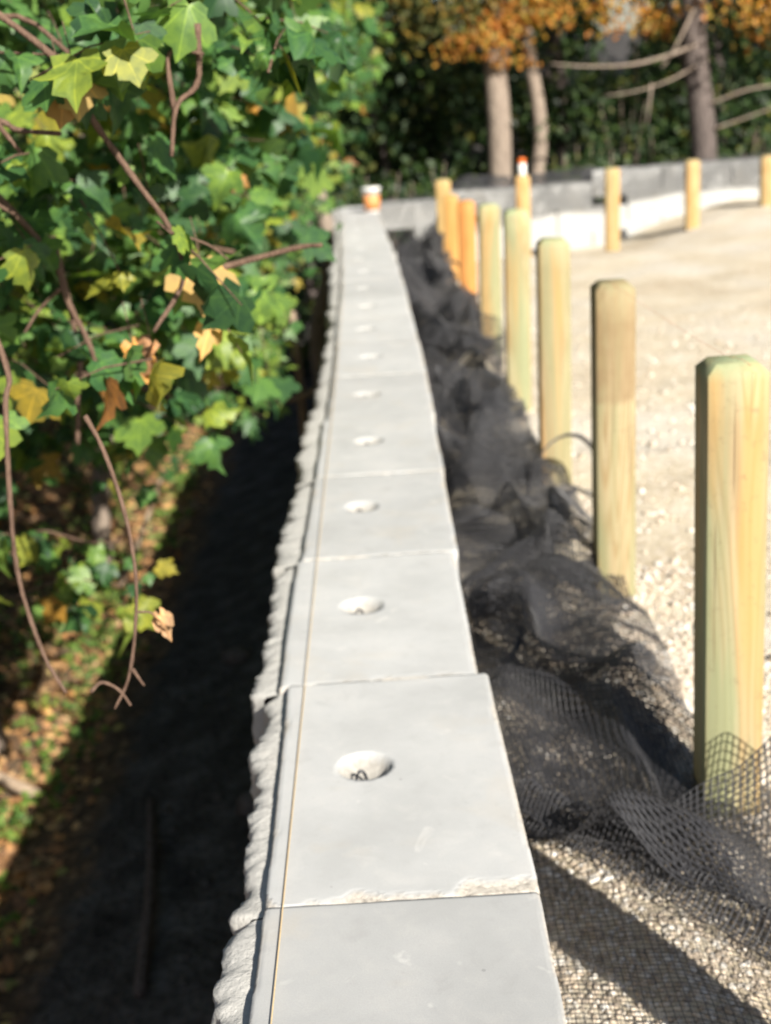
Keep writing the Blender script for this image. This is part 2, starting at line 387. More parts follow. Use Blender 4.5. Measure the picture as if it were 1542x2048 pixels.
def put_stone(x, y, s):
    o = bpy.data.objects.new('stone', SM[r.randrange(6)]); col.objects.link(o); o.parent = gravel
    o.location = (x, y, gravel_z(x, y) + s*.15); o.scale = (s, s, s); o.rotation_euler = (r.uniform(-.3, .3), r.uniform(-.3, .3), r.uniform(0, 6.28))
for _ in range(70): put_stone(1.02 + r.gauss(0, .13), 5.15 + r.gauss(0, .25), r.uniform(.022, .045))
for _ in range(120): put_stone(.4 + 1.2*r.random(), 2.2 + 3.5*r.random(), r.uniform(.016, .028))
for _ in range(100): put_stone(1.4 + 1.6*r.random(), 4.5 + 6*r.random(), r.uniform(.018, .04))

# ------------------------------------------------------------------ retaining wall of big precast blocks
BL, BW, BH = 1.345, .72, .46
HOLE = (-.075, .74, .088)
def chip_mask(x, y, seed, amt):
    e0 = y; e1 = BL - y; m = 0
    w0 = amt[0]*(.030 + .075*fbm(x*5, seed, 1, 3) + .03*nz(x*22, seed + 5)); w1 = amt[1]*(.012 + .05*fbm(x*6, seed + 9, 1, 3) + .02*nz(x*25, seed))
    if e0 < w0: m = max(m, sst(0, .012, w0 - e0))
    if e1 < w1: m = max(m, sst(0, .012, w1 - e1))
    ex = .36 - abs(x); w2 = amt[2]*(.01 + .05*fbm(y*5, seed + 3, 2, 3))
    if ex < w2: m = max(m, sst(0, .008, w2 - ex))
    return m
def block_body(seed, res, amt, hole=True):
    nx = int(BW/res) + 1; ny = int(BL/res) + 1
    X = np.linspace(-BW/2, BW/2, nx); Y = np.linspace(0, BL, ny); V = []; C = []; D = []
    hx, hy, hr = HOLE[0] + .015*math.sin(seed*3.1), HOLE[1] + .02*math.cos(seed*1.7), HOLE[2]
    for x in X:
        for y in Y:
            xx, yy, z = x, y, .0015*fbm(x*6, y*6, seed, 2)
            m = chip_mask(x, y, seed, amt); dsh = 0
            if m > 0: z -= m*(.007 + .008*abs(nz(x*40, y*40, seed)))
            if hole:
                rr = math.hypot(x - hx, y - hy)
                if abs(rr - hr) < res*.55:
                    k = hr/max(rr, 1e-6); xx = hx + (x - hx)*k; yy = hy + (y - hy)*k; rr = hr
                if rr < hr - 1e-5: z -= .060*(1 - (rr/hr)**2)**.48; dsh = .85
            ed = min(x + BW/2, BW/2 - x, y, BL - y)
            if min(x + BW/2, BW/2 - x) < 1e-6: z -= .0008 + .002*abs(nz(x*18, y*18, seed + 2))
            V.append((xx, yy, z)); C.append(m); D.append(dsh)
    Q = grid_q(nx, ny)
    idx = lambda i, j: i*ny + j
    loop = [idx(i, 0) for i in range(nx)] + [idx(nx-1, j) for j in range(1, ny)] + [idx(i, ny-1) for i in range(nx-2, -1, -1)] + [idx(0, j) for j in range(ny-2, 0, -1)]
    n0 = len(V); L = len(loop)
    for k in loop: V.append((V[k][0], V[k][1], -BH + .004)); C.append(0); D.append(0)
    Q2 = [(loop[i], n0 + i, n0 + (i+1) % L, loop[(i+1) % L]) for i in range(L)]
    V = np.array(V); C = np.array([C, D])
    return V, [Q, np.array(Q2), np.arange(n0, n0 + L).reshape(1, L)[:, ::-1]], C
def rock_face(seed, res, top=True):
    ny = int(BL/res) + 1; prof = np.concatenate([np.linspace(0, .085, max(5, int(.085/res))), .085 + np.linspace(0, 1, max(8, int(.3/res)))[1:]*(BH - .06)])
    V = []; LW = .098 + .024*math.sin(seed*5.3)
    for y in np.linspace(0.004, BL - .004, ny):
        ends = sst(0, .05, min(y, BL - y))
        for p in prof:
            if p <= .085:
                k = p/.085; x = -BW/2 + .004 - LW*k; z = -.032 - .006*k*k - .012*max(0, k - .7)/.3
                d = .9*k*k
            else: x = -BW/2 + .002 - LW; z = -.055 - (p - .085); d = 1.
            n1 = fbm(y*3.9, z*4 + p*4, seed*2.7, 4); n2 = 1 - 2*abs(fbm(y*11, p*11, seed + 4.2, 3))
            vd = mn.voronoi((y*7, p*7, seed))[0]; n1 += .32*(vd[1] - vd[0]) - .09
            n3 = nz(y*3.2, p*2.1, seed + 11)
            w = d*(.085*n1 + .014*n2 + .035*n3 + .012*nz(y*37, p*30, seed))*ends - d*(1 - ends)*.03
            V.append((x - w, y, z + ((.022*n1 - .012*(1 - n2))*k if p <= .085 else 0)))
    nv = len(prof)
    n0 = len(V)
    for y in np.linspace(0.004, BL - .004, ny): V.append((-BW/2 + .004, y, -BH + .01))
    Q = grid_q(ny, nv)
    q2 = [(i*nv + nv - 1, (i+1)*nv + nv - 1, n0 + i + 1, n0 + i) for i in range(ny - 1)]
    return np.array(V), [Q, np.array(q2)]
wall = empty('retaining_wall', (0, 0, -4.0))
tag(wall, 'long grey precast concrete block retaining wall with rough split outer face', 'wall', kind='thing')
WX = [(-2, -.045), (1.58, -.045), (2.93, -.03), (4.3, -.078), (5.66, -.068), (7.0, -.042), (8.4, -.028), (9.7, -.022), (12, -.03), (14.5, -.045), (17, -.085), (19.5, -.14), (22, -.2), (25, -.27)]
def wx(y): return float(np.interp(y, [p[0] for p in WX], [p[1] for p in WX]))
Y0 = 2.93 - 4*1.35; NB = 21
AMTS = {4: (1.5, .4, .6), 5: (.5, .25, .6), 6: (.35, .2, .8), 3: (.2, .1, .4)}
hook_me = None
for k in range(NB):
    y = Y0 + k*1.35
    near = 3 <= k <= 6; res = .0105 if 3 <= k <= 4 else (.016 if near or k == 7 else .03)
    V, F, C = block_body(k + 1.5, res, AMTS.get(k, (.2, .1, .5)))
    V[:, 0] += 0
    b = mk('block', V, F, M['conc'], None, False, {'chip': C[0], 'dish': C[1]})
    jit = {3: 0, 4: .0, 5: -.004, 6: .004}.get(k, random.uniform(-.008, .008))
    b.parent = wall; b.matrix_parent_inverse = Matrix.Identity(4)
    b.location = (wx(y + .1) + jit, y, 4.0 + random.uniform(-.004, .004)); b.rotation_euler = (0, 0, -(wx(y + 1.35) - wx(y))/1.35*.3 + random.uniform(-.004, .004))
    tn = {3: .84, 4: 1.0, 5: 1.04, 6: .95}.get(k, random.uniform(.92, 1.1)); b.color = (tn, tn, tn, 1)
    Vr, Fr = rock_face(k*1.37 + .2, .013 if k < 8 else .028); mk('rock_face', Vr, Fr, M['rock'], b, False)
    # lifting hook in the dish
    hx, hy = HOLE[0] + .015*math.sin((k+1.5)*3.1), HOLE[1] + .02*math.cos((k+1.5)*1.7)
    th = np.linspace(0, math.pi, 9)
    P = np.stack([hx - .014 + .018*np.cos(th), hy - .012 + .006*np.cos(th), -.062 + .052*np.sin(th)], 1)
    Vh, Qh, Th = tube_vf(P, .0055, 6); mk('lifting_hook', Vh, [Qh, Th], M['steel'] if 'steel' in M else M['net'], b, True)
# lower courses, staggered, each stepped out a little
low = []
for sd in range(3):
    V, F, C = block_body(40 + sd, .16, (0, 0, 0), False); ob = mk('block', V, F, M['conc'], None, False, {'chip': C[0]*0}); low.append(ob.data); bpy.data.objects.remove(ob)
lowf = []
for sd in range(3):
    V, F = rock_face(60 + sd*3.3, .035); ob = mk('rock_face', V, F, M['rock'], None, True); lowf.append(ob.data); bpy.data.objects.remove(ob)
for c in range(1, 9):
    for k in range(NB if c % 2 == 0 else NB - 1):
        y = Y0 + k*1.35 + (.675 if c % 2 else 0)
        b = bpy.data.objects.new('block', low[(k + c) % 3]); col.objects.link(b); b.parent = wall
        b.location = (wx(y) - .012*c + .01 + random.uniform(-.006, .006), y, 4.0 - BH*c - .002*c)
        f = bpy.data.objects.new('rock_face', lowf[(k*2 + c) % 3]); col.objects.link(f); f.parent = b

# return wall turning right at the far end
rwall = empty('return_wall', (0, 25, -4.0))
tag(rwall, 'pale concrete block wall across the far end, half covered by black net', 'wall', kind='thing')
def plainblock(L, H, W, seed):
    rr = random.Random(seed); V, Q = box_vf(0, L, 0, W, -H, 0)
    nx, nzz = 12, 6; Vs = []
    V = []; C = []
    for j in range(nzz + 1):
        for i in range(nx + 1):
            V.append((L*i/nx, -.004*abs(nz(i*.9 + seed, j*.9)), -H + H*j/nzz))
    Qf = []
    for j in range(nzz):
        for i in range(nx): a = j*(nx+1) + i; Qf.append((a, a + 1, a + nx + 2, a + nx + 1))
    n0 = len(V); V += [(0, W, -H), (L, W, -H), (L, W, 0), (0, W, 0)]
    f = lambda j, i: j*(nx+1) + i
    P = [[n0, n0 + 3, n0 + 2, n0 + 1]]
    top = [f(nzz, i) for i in range(nx + 1)] + [n0 + 2, n0 + 3]; bot = [f(0, i) for i in range(nx, -1, -1)] + [n0, n0 + 1]
    ls = [f(j, 0) for j in range(nzz, -1, -1)]; ls = [f(j, 0) for j in range(nzz + 1)][::-1] + [n0, n0 + 3]
    rs = [f(j, nx) for j in range(nzz + 1)] + [n0 + 2, n0 + 1]
    me = bpy.data.meshes.new('block'); me.from_pydata([tuple(v) for v in V], [], [tuple(q) for q in Qf + P] + [tuple(top), tuple(bot), tuple(ls), tuple(rs)]); me.update()
    me.materials.append(M['conc']); return me
RTOP = lambda x: float(np.interp(x, [.5, 3, 4.4, 6, 7.4], [.06, .18, .29, .40, .40]))
rb = [plainblock(1.34, BH - .004, .72, s) for s in range(3)]
ang = math.atan(.10)
for c in range(9):
    for k in range(13):
        x = .12 + k*1.36 + (.68 if c % 2 else 0)
        ztop = .07 if x < 1.4 else (.22 if x < 4.1 else .40)
        b = bpy.data.objects.new('block', rb[(k + c) % 3]); col.objects.link(b); b.parent = rwall
        b.location = (x, BACKY(x) - 25 + random.uniform(-.003, .004), 4.0 + ztop - BH*c); b.rotation_euler = (0, 0, ang)

# mason's string pulled along the wall
ysn = np.linspace(-1.5, 24.4, 60)
P = np.stack([np.interp(ysn, [-2, 10, 14, 25], [-.345, -.345, -.36, -.52]), ysn, .0115 + .0015*np.cos((ysn)*.9)], 1)
Vt, Qt, Tt = tube_vf(P, .0018, 5)
M['string'] = mat_plain('string_tan', (.58, .43, .23), .8, .2, .2, 300)
o = mk('string_line', Vt, [Qt, Tt], M['string']); tag(o, 'thin tan mason string stretched along the top edge of the wall', 'string')

# ------------------------------------------------------------------ guardrail posts
def post_me(w, d, h, ch=.034):
    nzv = 14; rings = []
    zs = list(-h + (h - ch)*np.linspace(0, 1, nzv)) 
    V = []; bev = .0025
    def ring(hw, hd, z, b):
        return [(-hw + b, -hd, z), (hw - b, -hd, z), (hw, -hd + b, z), (hw, hd - b, z), (hw - b, hd, z), (-hw + b, hd, z), (-hw, hd - b, z), (-hw, -hd + b, z)]
    for z in zs: V += ring(w/2, d/2, z, bev)
    V += ring(w/2 - ch, d/2 - ch*.8, 0, bev)
    Q = []
    n = len(zs) + 1
    for i in range(n - 1):
        for j in range(8): k = (j+1) % 8; Q.append((i*8 + j, i*8 + k, (i+1)*8 + k, (i+1)*8 + j))
    return np.array(V), [np.array(Q), np.arange((n-1)*8, n*8).reshape(1, 8), np.arange(8)[::-1].reshape(1, 8)]
TAN = (.46, .36, .21)
POSTS = [ # x, y, w, top z, lean, colour, green, stain, label
 (1.20, 2.36, .20, 1.05, 0, TAN, .5, 0, 'treated pine guardrail post standing nearer than the one with pink string'),
 (1.184, 4.29, .205, 1.09, -.010, (.40, .33, .205), 1., 0, 'yellow pine guardrail post with pink string laid over its sloping top'),
 (1.166, 6.47, .195, 1.06, .008, (.39, .325, .195), 1., 1, 'pine guardrail post with browner upper third and green sides'),
 (1.158, 8.62, .20, 1.05, .018, (.42, .33, .20), .7, 0, 'clean yellow pine post just beyond the brown topped post'),
 (1.156, 10.81, .195, 1.06, .025, (.42, .38, .23), 1., 0, 'pale green tinted post between the clean yellow and weathered green posts'),
 (1.145, 13.22, .205, .92, .03, (.42, .33, .17), 1., 0, 'weathered green streaked post next to the bright orange post'),
 (1.122, 15.98, .20, .75, .03, (.50, .24, .075), 0., 0, 'bright orange brown post, the most reddish in the row'),
 (1.122, 18.97, .195, .61, .03, (.53, .31, .10), .1, 0, 'amber coloured post just beyond the bright orange one'),
 (1.150, 21.39, .23, .68, .03, (.52, .36, .15), .5, 0, 'post at the corner where the row meets the return wall'),
 (2.563, 22.54, .23, .59, .02, (.54, .37, .17), .1, 0, 'post with a small orange capped spray can on top'),
 (4.165, 23.00, .235, .59, .01, (.52, .37, .18), .5, 0, 'post before the return wall, second along from the corner post'),
 (5.672, 23.46, .23, .61, -.01, (.52, .38, .19), .4, 0, 'post before the return wall where the soil mound begins'),
 (7.137, 23.92, .235, .57, -.02, (.5, .36, .18), .5, 0, 'post before the return wall standing on the raised soil mound'),
]
for (x, y, w, zt, lean, c, g, st, lab) in POSTS:
    h = zt + 1.15
    V, F = post_me(w, .19, h); o = mk('guardrail_post', V, F, M['wood_brown'] if st else M['wood'])
    o.location = (x + lean*.8, y, zt); o.rotation_euler = (0, lean*.6, random.uniform(-.015, .015)); o.color = (*c, g)
    tag(o, lab, 'post', 'timber guardrail posts')
# pink string tied over the near post
M['pink'] = mat_plain('string_pink', (.62, .2, .13), .8, .2)
P = smooth_path([(1.9, 2.0, .1), (1.35, 4.1, .97), (1.215, 4.21, 1.083), (1.19, 4.29, 1.094), (1.175, 4.375, 1.088), (1.17, 5.0, 1.07), (1.14, 6.45, 1.062)], 6)
P = P[6:]
Vt, Qt, Tt = tube_vf(P, .0007, 5); o = mk('string_line', Vt, [Qt, Tt], M['pink']); tag(o, 'thin pink string running from one post top to the next', 'string')

# spray can
M['white'] = mat_plain('white_paint', (.78, .78, .76), .35, .5, .05); M['orange'] = mat_plain('orange_plastic', (.75, .16, .02), .4, .5, .08)
M['label'] = mat_plain('orange_label', (.62, .26, .09), .5, .4, .2); M['steel'] = mat_plain('rebar_steel', (.05, .045, .04), .6, .5, .3)
def lathe(prof, ns=20):
    th = np.arange(ns)*2*math.pi/ns; V = np.concatenate([np.stack([r_*np.cos(th), r_*np.sin(th), np.full(ns, z)], 1) for r_, z in prof])
    Q = [(i*ns + j, i*ns + (j+1) % ns, (i+1)*ns + (j+1) % ns, (i+1)*ns + j) for i in range(len(prof)-1) for j in range(ns)]
    return V, np.array(Q)
can = empty('spray_can', (2.575, 22.54, .592)); tag(can, 'small white spray can with orange cap standing on a post', 'spray can')
V, F = lathe([(0, 0), (.062, 0), (.066, .008), (.066, .17), (.06, .185), (.05, .19), (0, .19)]); mk('can_body', V, F, M['white'], can, True)
V, F = lathe([(.05, .188), (.058, .19), (.058, .265), (.05, .275), (0, .276)]); mk('cap', V, F, M['orange'], can, True)
# bucket
bk = empty('bucket', (.02, 24.35, .004)); tag(bk, 'white bucket with orange label sitting on the far end of the wall', 'bucket')
V, F = lathe([(0, 0), (.135, 0), (.14, .01), (.158, .40), (.166, .40), (.166, .415), (.15, .415), (.13, .02), (0, .02)], 28); mk('pail', V, F, M['white'], bk, True)
V, F = lathe([(.1425, .03), (.1435, .03), (.1565, .305), (.1555, .305)], 28); mk('label_wrap', V, F, M['label'], bk, True)
V, F = lathe([(.168, .385), (.174, .39), (.174, .425), (.16, .432), (0, .432)], 28); mk('lid', V, F, M['white'], bk, True)
th = np.linspace(.15, math.pi - .15, 14); P = np.stack([.172*np.cos(th), -.02 - .12*np.sin(th), .36 - .14*np.sin(th)], 1)
V, Q, T = tube_vf(P, .004, 6); mk('handle', V, [Q, T], M['steel'], bk, True)

# ------------------------------------------------------------------ black geogrid
def net_mesh(name, fn, ny, nx, th=.0026, parent=None, mat=None):
    G = np.array([[fn(i, j) for j in range(nx)] for i in range(ny)])          # ny,nx,3
    acc = Acc()
    N = np.cross(np.gradient(G, axis=0), np.gradient(G, axis=1)); N /= np.linalg.norm(N, axis=2)[..., None] + 1e-9
    def strands(A, Nn, wv):
        n, m, _ = A.shape
        T = np.gradient(A, axis=1); S = np.cross(T, Nn); S /= np.linalg.norm(S, axis=2)[..., None] + 1e-9
        ring = np.stack([A + S*wv, A - S*wv, A + Nn*wv*.9], 2)              # n,m,3,3
        V = ring.reshape(-1, 3)
        i, j = np.meshgrid(np.arange(n), np.arange(m - 1), indexing='ij'); base = (i*m + j).ravel()*3; nxt = base + 3
        Q = np.concatenate([np.stack([base + a, base + b, nxt + b, nxt + a], 1) for a, b in ((0, 1), (1, 2), (2, 0))])
        acc.add(V, Q)
    strands(G, N, th); strands(G.transpose(1, 0, 2), N.transpose(1, 0, 2), th*.85)
    return acc.build(name, mat or M['net'], parent)
def ridge(x, y, s): return 1 - abs(2*fbm(x, y, s, 2))
C_ = .0225
def near_net(i, j):
    y0 = 1.55 + i*C_; t = j*C_
    x = .375 + t + .02*nz(y0*2.2, t*2, 1); y = y0 + .05*nz(y0*1.5, t*3, 4) - .28*t
    d = (x - .42)*.62 + (y - 3.95)           # long crease running from the wall towards the posts
    z = gravel_z(x, y) + .022 + .022*(ridge(x*2.2, y*1.6, 2)) + .10*math.exp(-(d/.075)**2) - .015*math.exp(-((d + .16)/.07)**2)
    return (x, y, z)
def heap(y0, x0, x1, amp, seed, fx=2.4, fy=2.0, edge=.1, lift=.03, L=3.0, shear=0.):
    rr = random.Random(seed); folds = []
    for q in range(int(L/.30)):
        a_ = rr.choice([rr.uniform(.25, .9), rr.uniform(-.5, .2), rr.uniform(1.2, 1.7)]); h_ = amp*rr.uniform(.35, 1.25)
        folds.append((rr.uniform(0, L), rr.uniform(.05, x1 - x0), math.cos(a_), math.sin(a_), rr.uniform(.06, .17), h_, rr.uniform(-1.2, 1.2), rr.uniform(.25, .7)))
    def f(i, j):
        s = i*C_; t = j*C_; W = x1 - x0
        y = y0 + s*.93 - shear*t + .07*fbm(s*1.6, t*2.0, seed, 2); x = x0 + t*.86 + .07*fbm(s*1.7, t*1.8, seed + 5, 2)
        k = min(1, t/W); z = 0
        for (s0, t0, ca, sa, w, h_, sk, ln) in folds:
            ds, dt = s - s0, t - t0; al = ds*sa + dt*ca; d = -ds*ca + dt*sa + .03*nz(al*4, s0)
            if abs(d) < 3*w and abs(al) < 3*ln:
                g = math.exp(-(d/w)**2 - (al/ln)**2); z += h_*g; y += -ca*sk*h_*g*.6; x += sa*sk*h_*g*.6
        z = gravel_z(min(max(x, .36), 3), y) + lift + z + .012*nz(s*7, t*7, seed) + .35*amp*max(0, fbm(s*.9, t*1.1, seed + 3, 2)) + edge*sst(.62, 1, k)*(.5 + .9*nz(s*1.3, seed))
        return (max(x, .355), y, z)
    return f
def mknet(fn, L, W, lab, grp='black geogrid sheets', th=.0030):
    o = net_mesh('geogrid_sheet', fn, int(L/C_), int(W/C_), th); tag(o, lab, 'net', grp); return o
mknet(near_net, 3.1, 1.25, 'flat black net over loose stones, with one long raised crease', th=.0015)
def flap(i, j):   # upright flap standing in front of the near post
    s = i*C_; t = j*C_
    x = .78 + s*.92 + .03*nz(s*3, t*3, 8); pk = max(0, 1 - abs((s - .62)/.62))
    y = 3.72 + .10*nz(s*2.5, t*2, 5) + .22*t
    z = gravel_z(x, y) - .02 + t*(.30 + 1.06*pk**.8) + .03*nz(s*6, t*5, 3)
    return (x, y, z)
mknet(flap, 1.25, .50, 'black net flap standing up against the base of the post with pink string', th=.0029)
mknet(heap(4.0, .37, 1.2, .21, 11, edge=.10, L=2.7, shear=.75), 2.7, .98, 'crumpled black net with ribbed fold between wall and the white stones', th=.0033)
mknet(heap(4.15, .37, 1.05, .13, 23, edge=.05, lift=.05, L=2.5, shear=.75), 2.5, .80, 'second loose layer of black net lying under the ribbed fold')
mknet(heap(5.9, .36, 1.18, .31, 31, edge=.18, L=3.0), 3.0, 1.0, 'tall hump of black net beside the brown topped post', th=.0034)
mknet(heap(6.1, .36, 1.05, .2, 37, edge=.06, lift=.07, L=2.8), 2.8, .88, 'lower crumpled net layer beneath the tall hump')
def crease(i, j):   # doubled edge of the sheet, folded over into a low ridge
    s = i*C_; t = (j*C_ - .16); ux, uy = .60, -.80
    bx, by = .42 + ux*s, 4.26 + uy*s + .05*nz(s*3, 2)
    off = t*.62; h = .15*math.exp(-(t/.085)**2)*(.75 + .5*nz(s*2.6, 7)) + .008*math.sin(s*46)*math.exp(-(t/.12)**2)
    x = max(.365, bx - uy*off); y = by + ux*off
    return (x, y, gravel_z(min(x, 3), y) + .045 + h)
mknet(crease, 1.35, .34, 'folded ridge of doubled net running from the wall towards the near post', th=.003)
mknet(heap(8.5, .36, 1.08, .27, 41, edge=.16, L=3.6), 3.6, .92, 'bunched black net beside the clean yellow post', th=.0034)
mknet(heap(8.6, .36, 1.05, .18, 47, edge=.1, lift=.08, L=3.5), 3.5, .88, 'folded under layer of black net by the clean yellow post', th=.0034)
mknet(heap(11.8, .36, 1.06, .30, 53, edge=.26, L=4.8), 4.8, .92, 'dark heaped net beside the orange and green posts', th=.0034)
mknet(heap(12.0, .36, 1.06, .22, 57, edge=.2, lift=.1, L=4.6), 4.6, .9, 'under layer of dark net by the orange and green posts', th=.0034)
mknet(heap(16.2, .30, 1.0, .32, 61, edge=.25, L=5.2), 5.2, .92, 'net heap running into the corner of the two walls', th=.0042)
mknet(heap(16.4, .30, 1.0, .24, 67, edge=.2, lift=.12, L=5.0), 5.0, .9, 'under layer of net near the corner of the two walls', th=.0042)
# loops of net edge standing up beside the posts
for (x, y, hgt, w, lab) in [(1.0, 16.9, .42, .30, 'rounded net loop sticking up beside the bright orange post'), (1.18, 14.3, .38, .34, 'pointed net loop leaning on the weathered green post'), (1.16, 8.1, .34, .5, 'curled net edge at the foot of the clean yellow post')]:
    th_ = np.linspace(-.2, math.pi + .2, 26)
    P = np.stack([x + w/2*np.cos(th_), y + .08*np.sin(2*th_), gravel_z(x, y) + .12 + hgt*np.sin(th_)], 1)
    acc = Acc()
    for q in range(4):
        PP = P + np.array([0, .03*q, -.012*q]); V, Q, T = tube_vf(PP, .006, 5); acc.add(V, Q, T)
    for a in range(0, 26, 1):
        V, Q, T = tube_vf(np.array([P[a], P[a] + np.array([0, .09, -.036])]), .004, 4); acc.add(V, Q, T)
    tag(acc.build('geogrid_loop', M['net'], None, True), lab, 'net', 'black geogrid loops')
# net hung over the return wall
def hung(i, j):
    s = i*C_*1.25; t = j*C_*1.25; x = .15 + s
    drop = float(np.interp(x, [.5, 1.5, 3, 3.7, 4.4, 4.8, 5.6, 7.4], [.90, .84, .63, .60, .74, .62, .57, .56])) + .03*nz(x*2, 2)
    ztop = RTOP(x) + .055
    tt = t/.95
    if tt < .22: y = BACKY(x) + .30*(1 - tt/.22) - .03*(tt/.22); z = ztop + .05*abs(nz(x*4, t*4, 2)) + .02
    else:
        k = (tt - .22)/.78; y = BACKY(x) - .035 - .03*k - .05*max(0, nz(x*3.1 + .6*k, k*.9, 6)); z = ztop + .01 - k*drop + .01*nz(x*9, k*2)
    return (x, y, z)
o = net_mesh('geogrid_drape', hung, int(9.2/C_/1.25), int(.95/C_/1.25), .0030); tag(o, 'long black net draped over the top of the return wall', 'net')
def pile(i, j):
    s = i*C_*1.4; t = j*C_*1.4; x = 1.35 + s; 
    return (x, BACKY(x) + .05 + t*.8 + .08*nz(s*3, t*3), RTOP(x) + .03 + (.10 + .16*math.exp(-((x - 2.0)/.45)**2) + .1*ridge(s*2.4, t*2.2, 3))*math.sin(min(1, t/.6)*math.pi))
o = net_mesh('geogrid_pile', pile, int(3.0/C_/1.4), int(.62/C_/1.4), .006); tag(o, 'bunched black net lying on top of the return wall', 'net')

# ------------------------------------------------------------------ leaves and trees
HALF = [(0, 0), (.17, -.11), (.43, -.07), (.43, .11), (.60, .20), (.70, .42), (.52, .50), (.34, .47), (.36, .68), (.15, .77), (0, 1.0)]
out = HALF + [(-x, y) for x, y in HALF[-2:0:-1]]
def leaf_shape(var):
    rr = random.Random(40 + var); o2 = np.array(out, float); n = len(o2)
    o2 += np.array([[rr.uniform(-.035, .035), rr.uniform(-.03, .03)] for _ in range(n)])
    if var == 1: o2[:, 0] *= .86
    if var == 2: o2 = o2*np.where(o2[:, 0:1] > 0, np.array([[.92, 1.]]), np.array([[1.06, 1.]]))
    c0 = np.array([0, .27]); mid = c0 + (o2 - c0)*.55
    P = np.vstack([c0[None], mid, o2]); x, y = P[:, 0], P[:, 1]
    z = [-.25*np.abs(x) - .2*y*y, .45*np.abs(x) - .45*y*y*y, .10*np.sin(x*7 + 1) + .10*np.sin(y*6) - .2*np.abs(x), .5*x*x - .5*np.abs(x)**3 - .4*np.maximum(0, y - .5)**2 - .12*np.sin(y*9)*np.abs(x)][var] + .05
    T = [(0, 1 + i, 1 + (i+1) % n) for i in range(n)]
    for i in range(n):
        k = (i+1) % n; T += [(1 + i, 1 + n + i, 1 + n + k), (1 + i, 1 + n + k, 1 + k)]
    return np.column_stack([x, y, z]), np.array(T)
LVARS = [leaf_shape(v) for v in range(4)]
LV, LT = LVARS[0]
HALF2 = [(0, 0), (.38, -.08), (.32, .10), (.66, .42), (.22, .42), (0, 1.0)]
out2 = HALF2 + [(-x, y) for x, y in HALF2[-2:0:-1]]
LV2 = np.array([(0, .25, .05)] + [(x, y, -.22*abs(x) - .14*y*y + .03) for x, y in out2]); LT2 = np.array([(0, 1 + i, 1 + (i+1) % len(out2)) for i in range(len(out2))])
LV3 = np.array([(0, 0, 0), (.34, .42, -.08), (0, 1, -.1), (-.34, .42, -.08)]); LT3 = np.array([(0, 1, 2), (0, 2, 3)])
LV4 = LV*np.array([.5, 1.15, 1]) + np.array([0, 0, .12])*np.sin(LV[:, 1:2]*9 + LV[:, 0:1]*7); SHAPES = {3: (LV4, LT), 0: (LV, LT), 1: (LV2, LT2), 2: (LV3, LT3)}
def norm(a): return a/(np.linalg.norm(a, axis=-1, keepdims=True) + 1e-9)
def frames(n, R, face, jit=.55, droop=.75):
    N = norm(np.asarray(face)[None] + R.normal(0, jit, (n, 3)))
    D = np.stack([R.normal(0, .55, n), R.normal(0, .55, n), -droop - .3*R.random(n)], 1)
    Tp = norm(D - N*np.sum(D*N, 1, keepdims=True)); S = np.cross(Tp, N)
    return N, Tp, S
def leaf_mesh(name, pos, size, R, mat, lod, parent, face, jit=.55, droop=.75, tints=None):
    LVx, LTx = SHAPES[lod]; n = len(pos); N, Tp, S = frames(n, R, face, jit, droop); k = len(LVx)
    curl = R.uniform(-.4, 2.8, n)
    V = pos[:, None, :] + size[:, None, None]*(LVx[None, :, 0:1]*S[:, None, :] + LVx[None, :, 1:2]*Tp[:, None, :] + (LVx[None, :, 2:3]*curl[:, None, None])*N[:, None, :])
    T = (LTx[None] + (np.arange(n)*k)[:, None, None]).reshape(-1, 3)
    tint = np.repeat(R.random(n) if tints is None else tints, k)
    return mk(name, V.reshape(-1, 3), T, mat, parent, lod in (0, 3), {'tint': tint, 'lx': np.tile(LVx[:, 0], n), 'ly': np.tile(LVx[:, 1], n)})
FACE = norm(np.array(TOSUN)*.75 + np.array([.25, -.35, .25]))
LEAFMESH = {}
def leaf_me(key, v):
    if (key, v) not in LEAFMESH:
        A_, T_ = LVARS[v]; _o = mk('leaf', A_, T_, M[key], None, True, {'tint': np.zeros(len(A_)), 'lx': A_[:, 0], 'ly': A_[:, 1]}); LEAFMESH[(key, v)] = _o.data; bpy.data.objects.remove(_o)
    return LEAFMESH[(key, v)]
CMI = np.array(CM.inverted())
def view(P):   # which leaves face the open side, used only to decide which become separate leaf objects
    c = P @ CMI[:3, :3].T + CMI[:3, 3]; d = -c[:, 2]; u = c[:, 0]/d*2600/1542; v = c[:, 1]/d*2600/2048
    return d, (np.abs(u) < .5) & (np.abs(v) < .5) & (d > .5)
def leaf_objs(parent, pos, size, R, key, base, face=FACE, jit=.7):
    N, Tp, S = frames(len(pos), R, face, jit)
    for i in range(len(pos)):
        m = Matrix.Identity(4)
        for r_ in range(3): m[r_][0] = S[i][r_]; m[r_][1] = Tp[i][r_]; m[r_][2] = N[i][r_]
        m.translation = Vector(pos[i] - np.asarray(base)); o = bpy.data.objects.new('leaf', leaf_me(key, int(R.integers(0, 4)))); col.objects.link(o); o.parent = parent
        sc_ = float(size[i]); o.matrix_local = m @ Matrix.Diagonal((sc_*R.uniform(.8, 1.12), sc_, sc_*R.uniform(-.6, 2.6), 1))
def limb_path(a, b, sag, R, n=9, wob=.08):
    a = np.asarray(a, float); b = np.asarray(b, float); t = np.linspace(0, 1, n)[:, None]
    P = a + (b - a)*t; P[:, 2] += sag*np.sin(t[:, 0]*math.pi); L = np.linalg.norm(b - a)
    W = R.normal(0, wob*L*.25, (n, 3)); W[0] = W[-1] = 0; return smooth_path(P + W, 3)
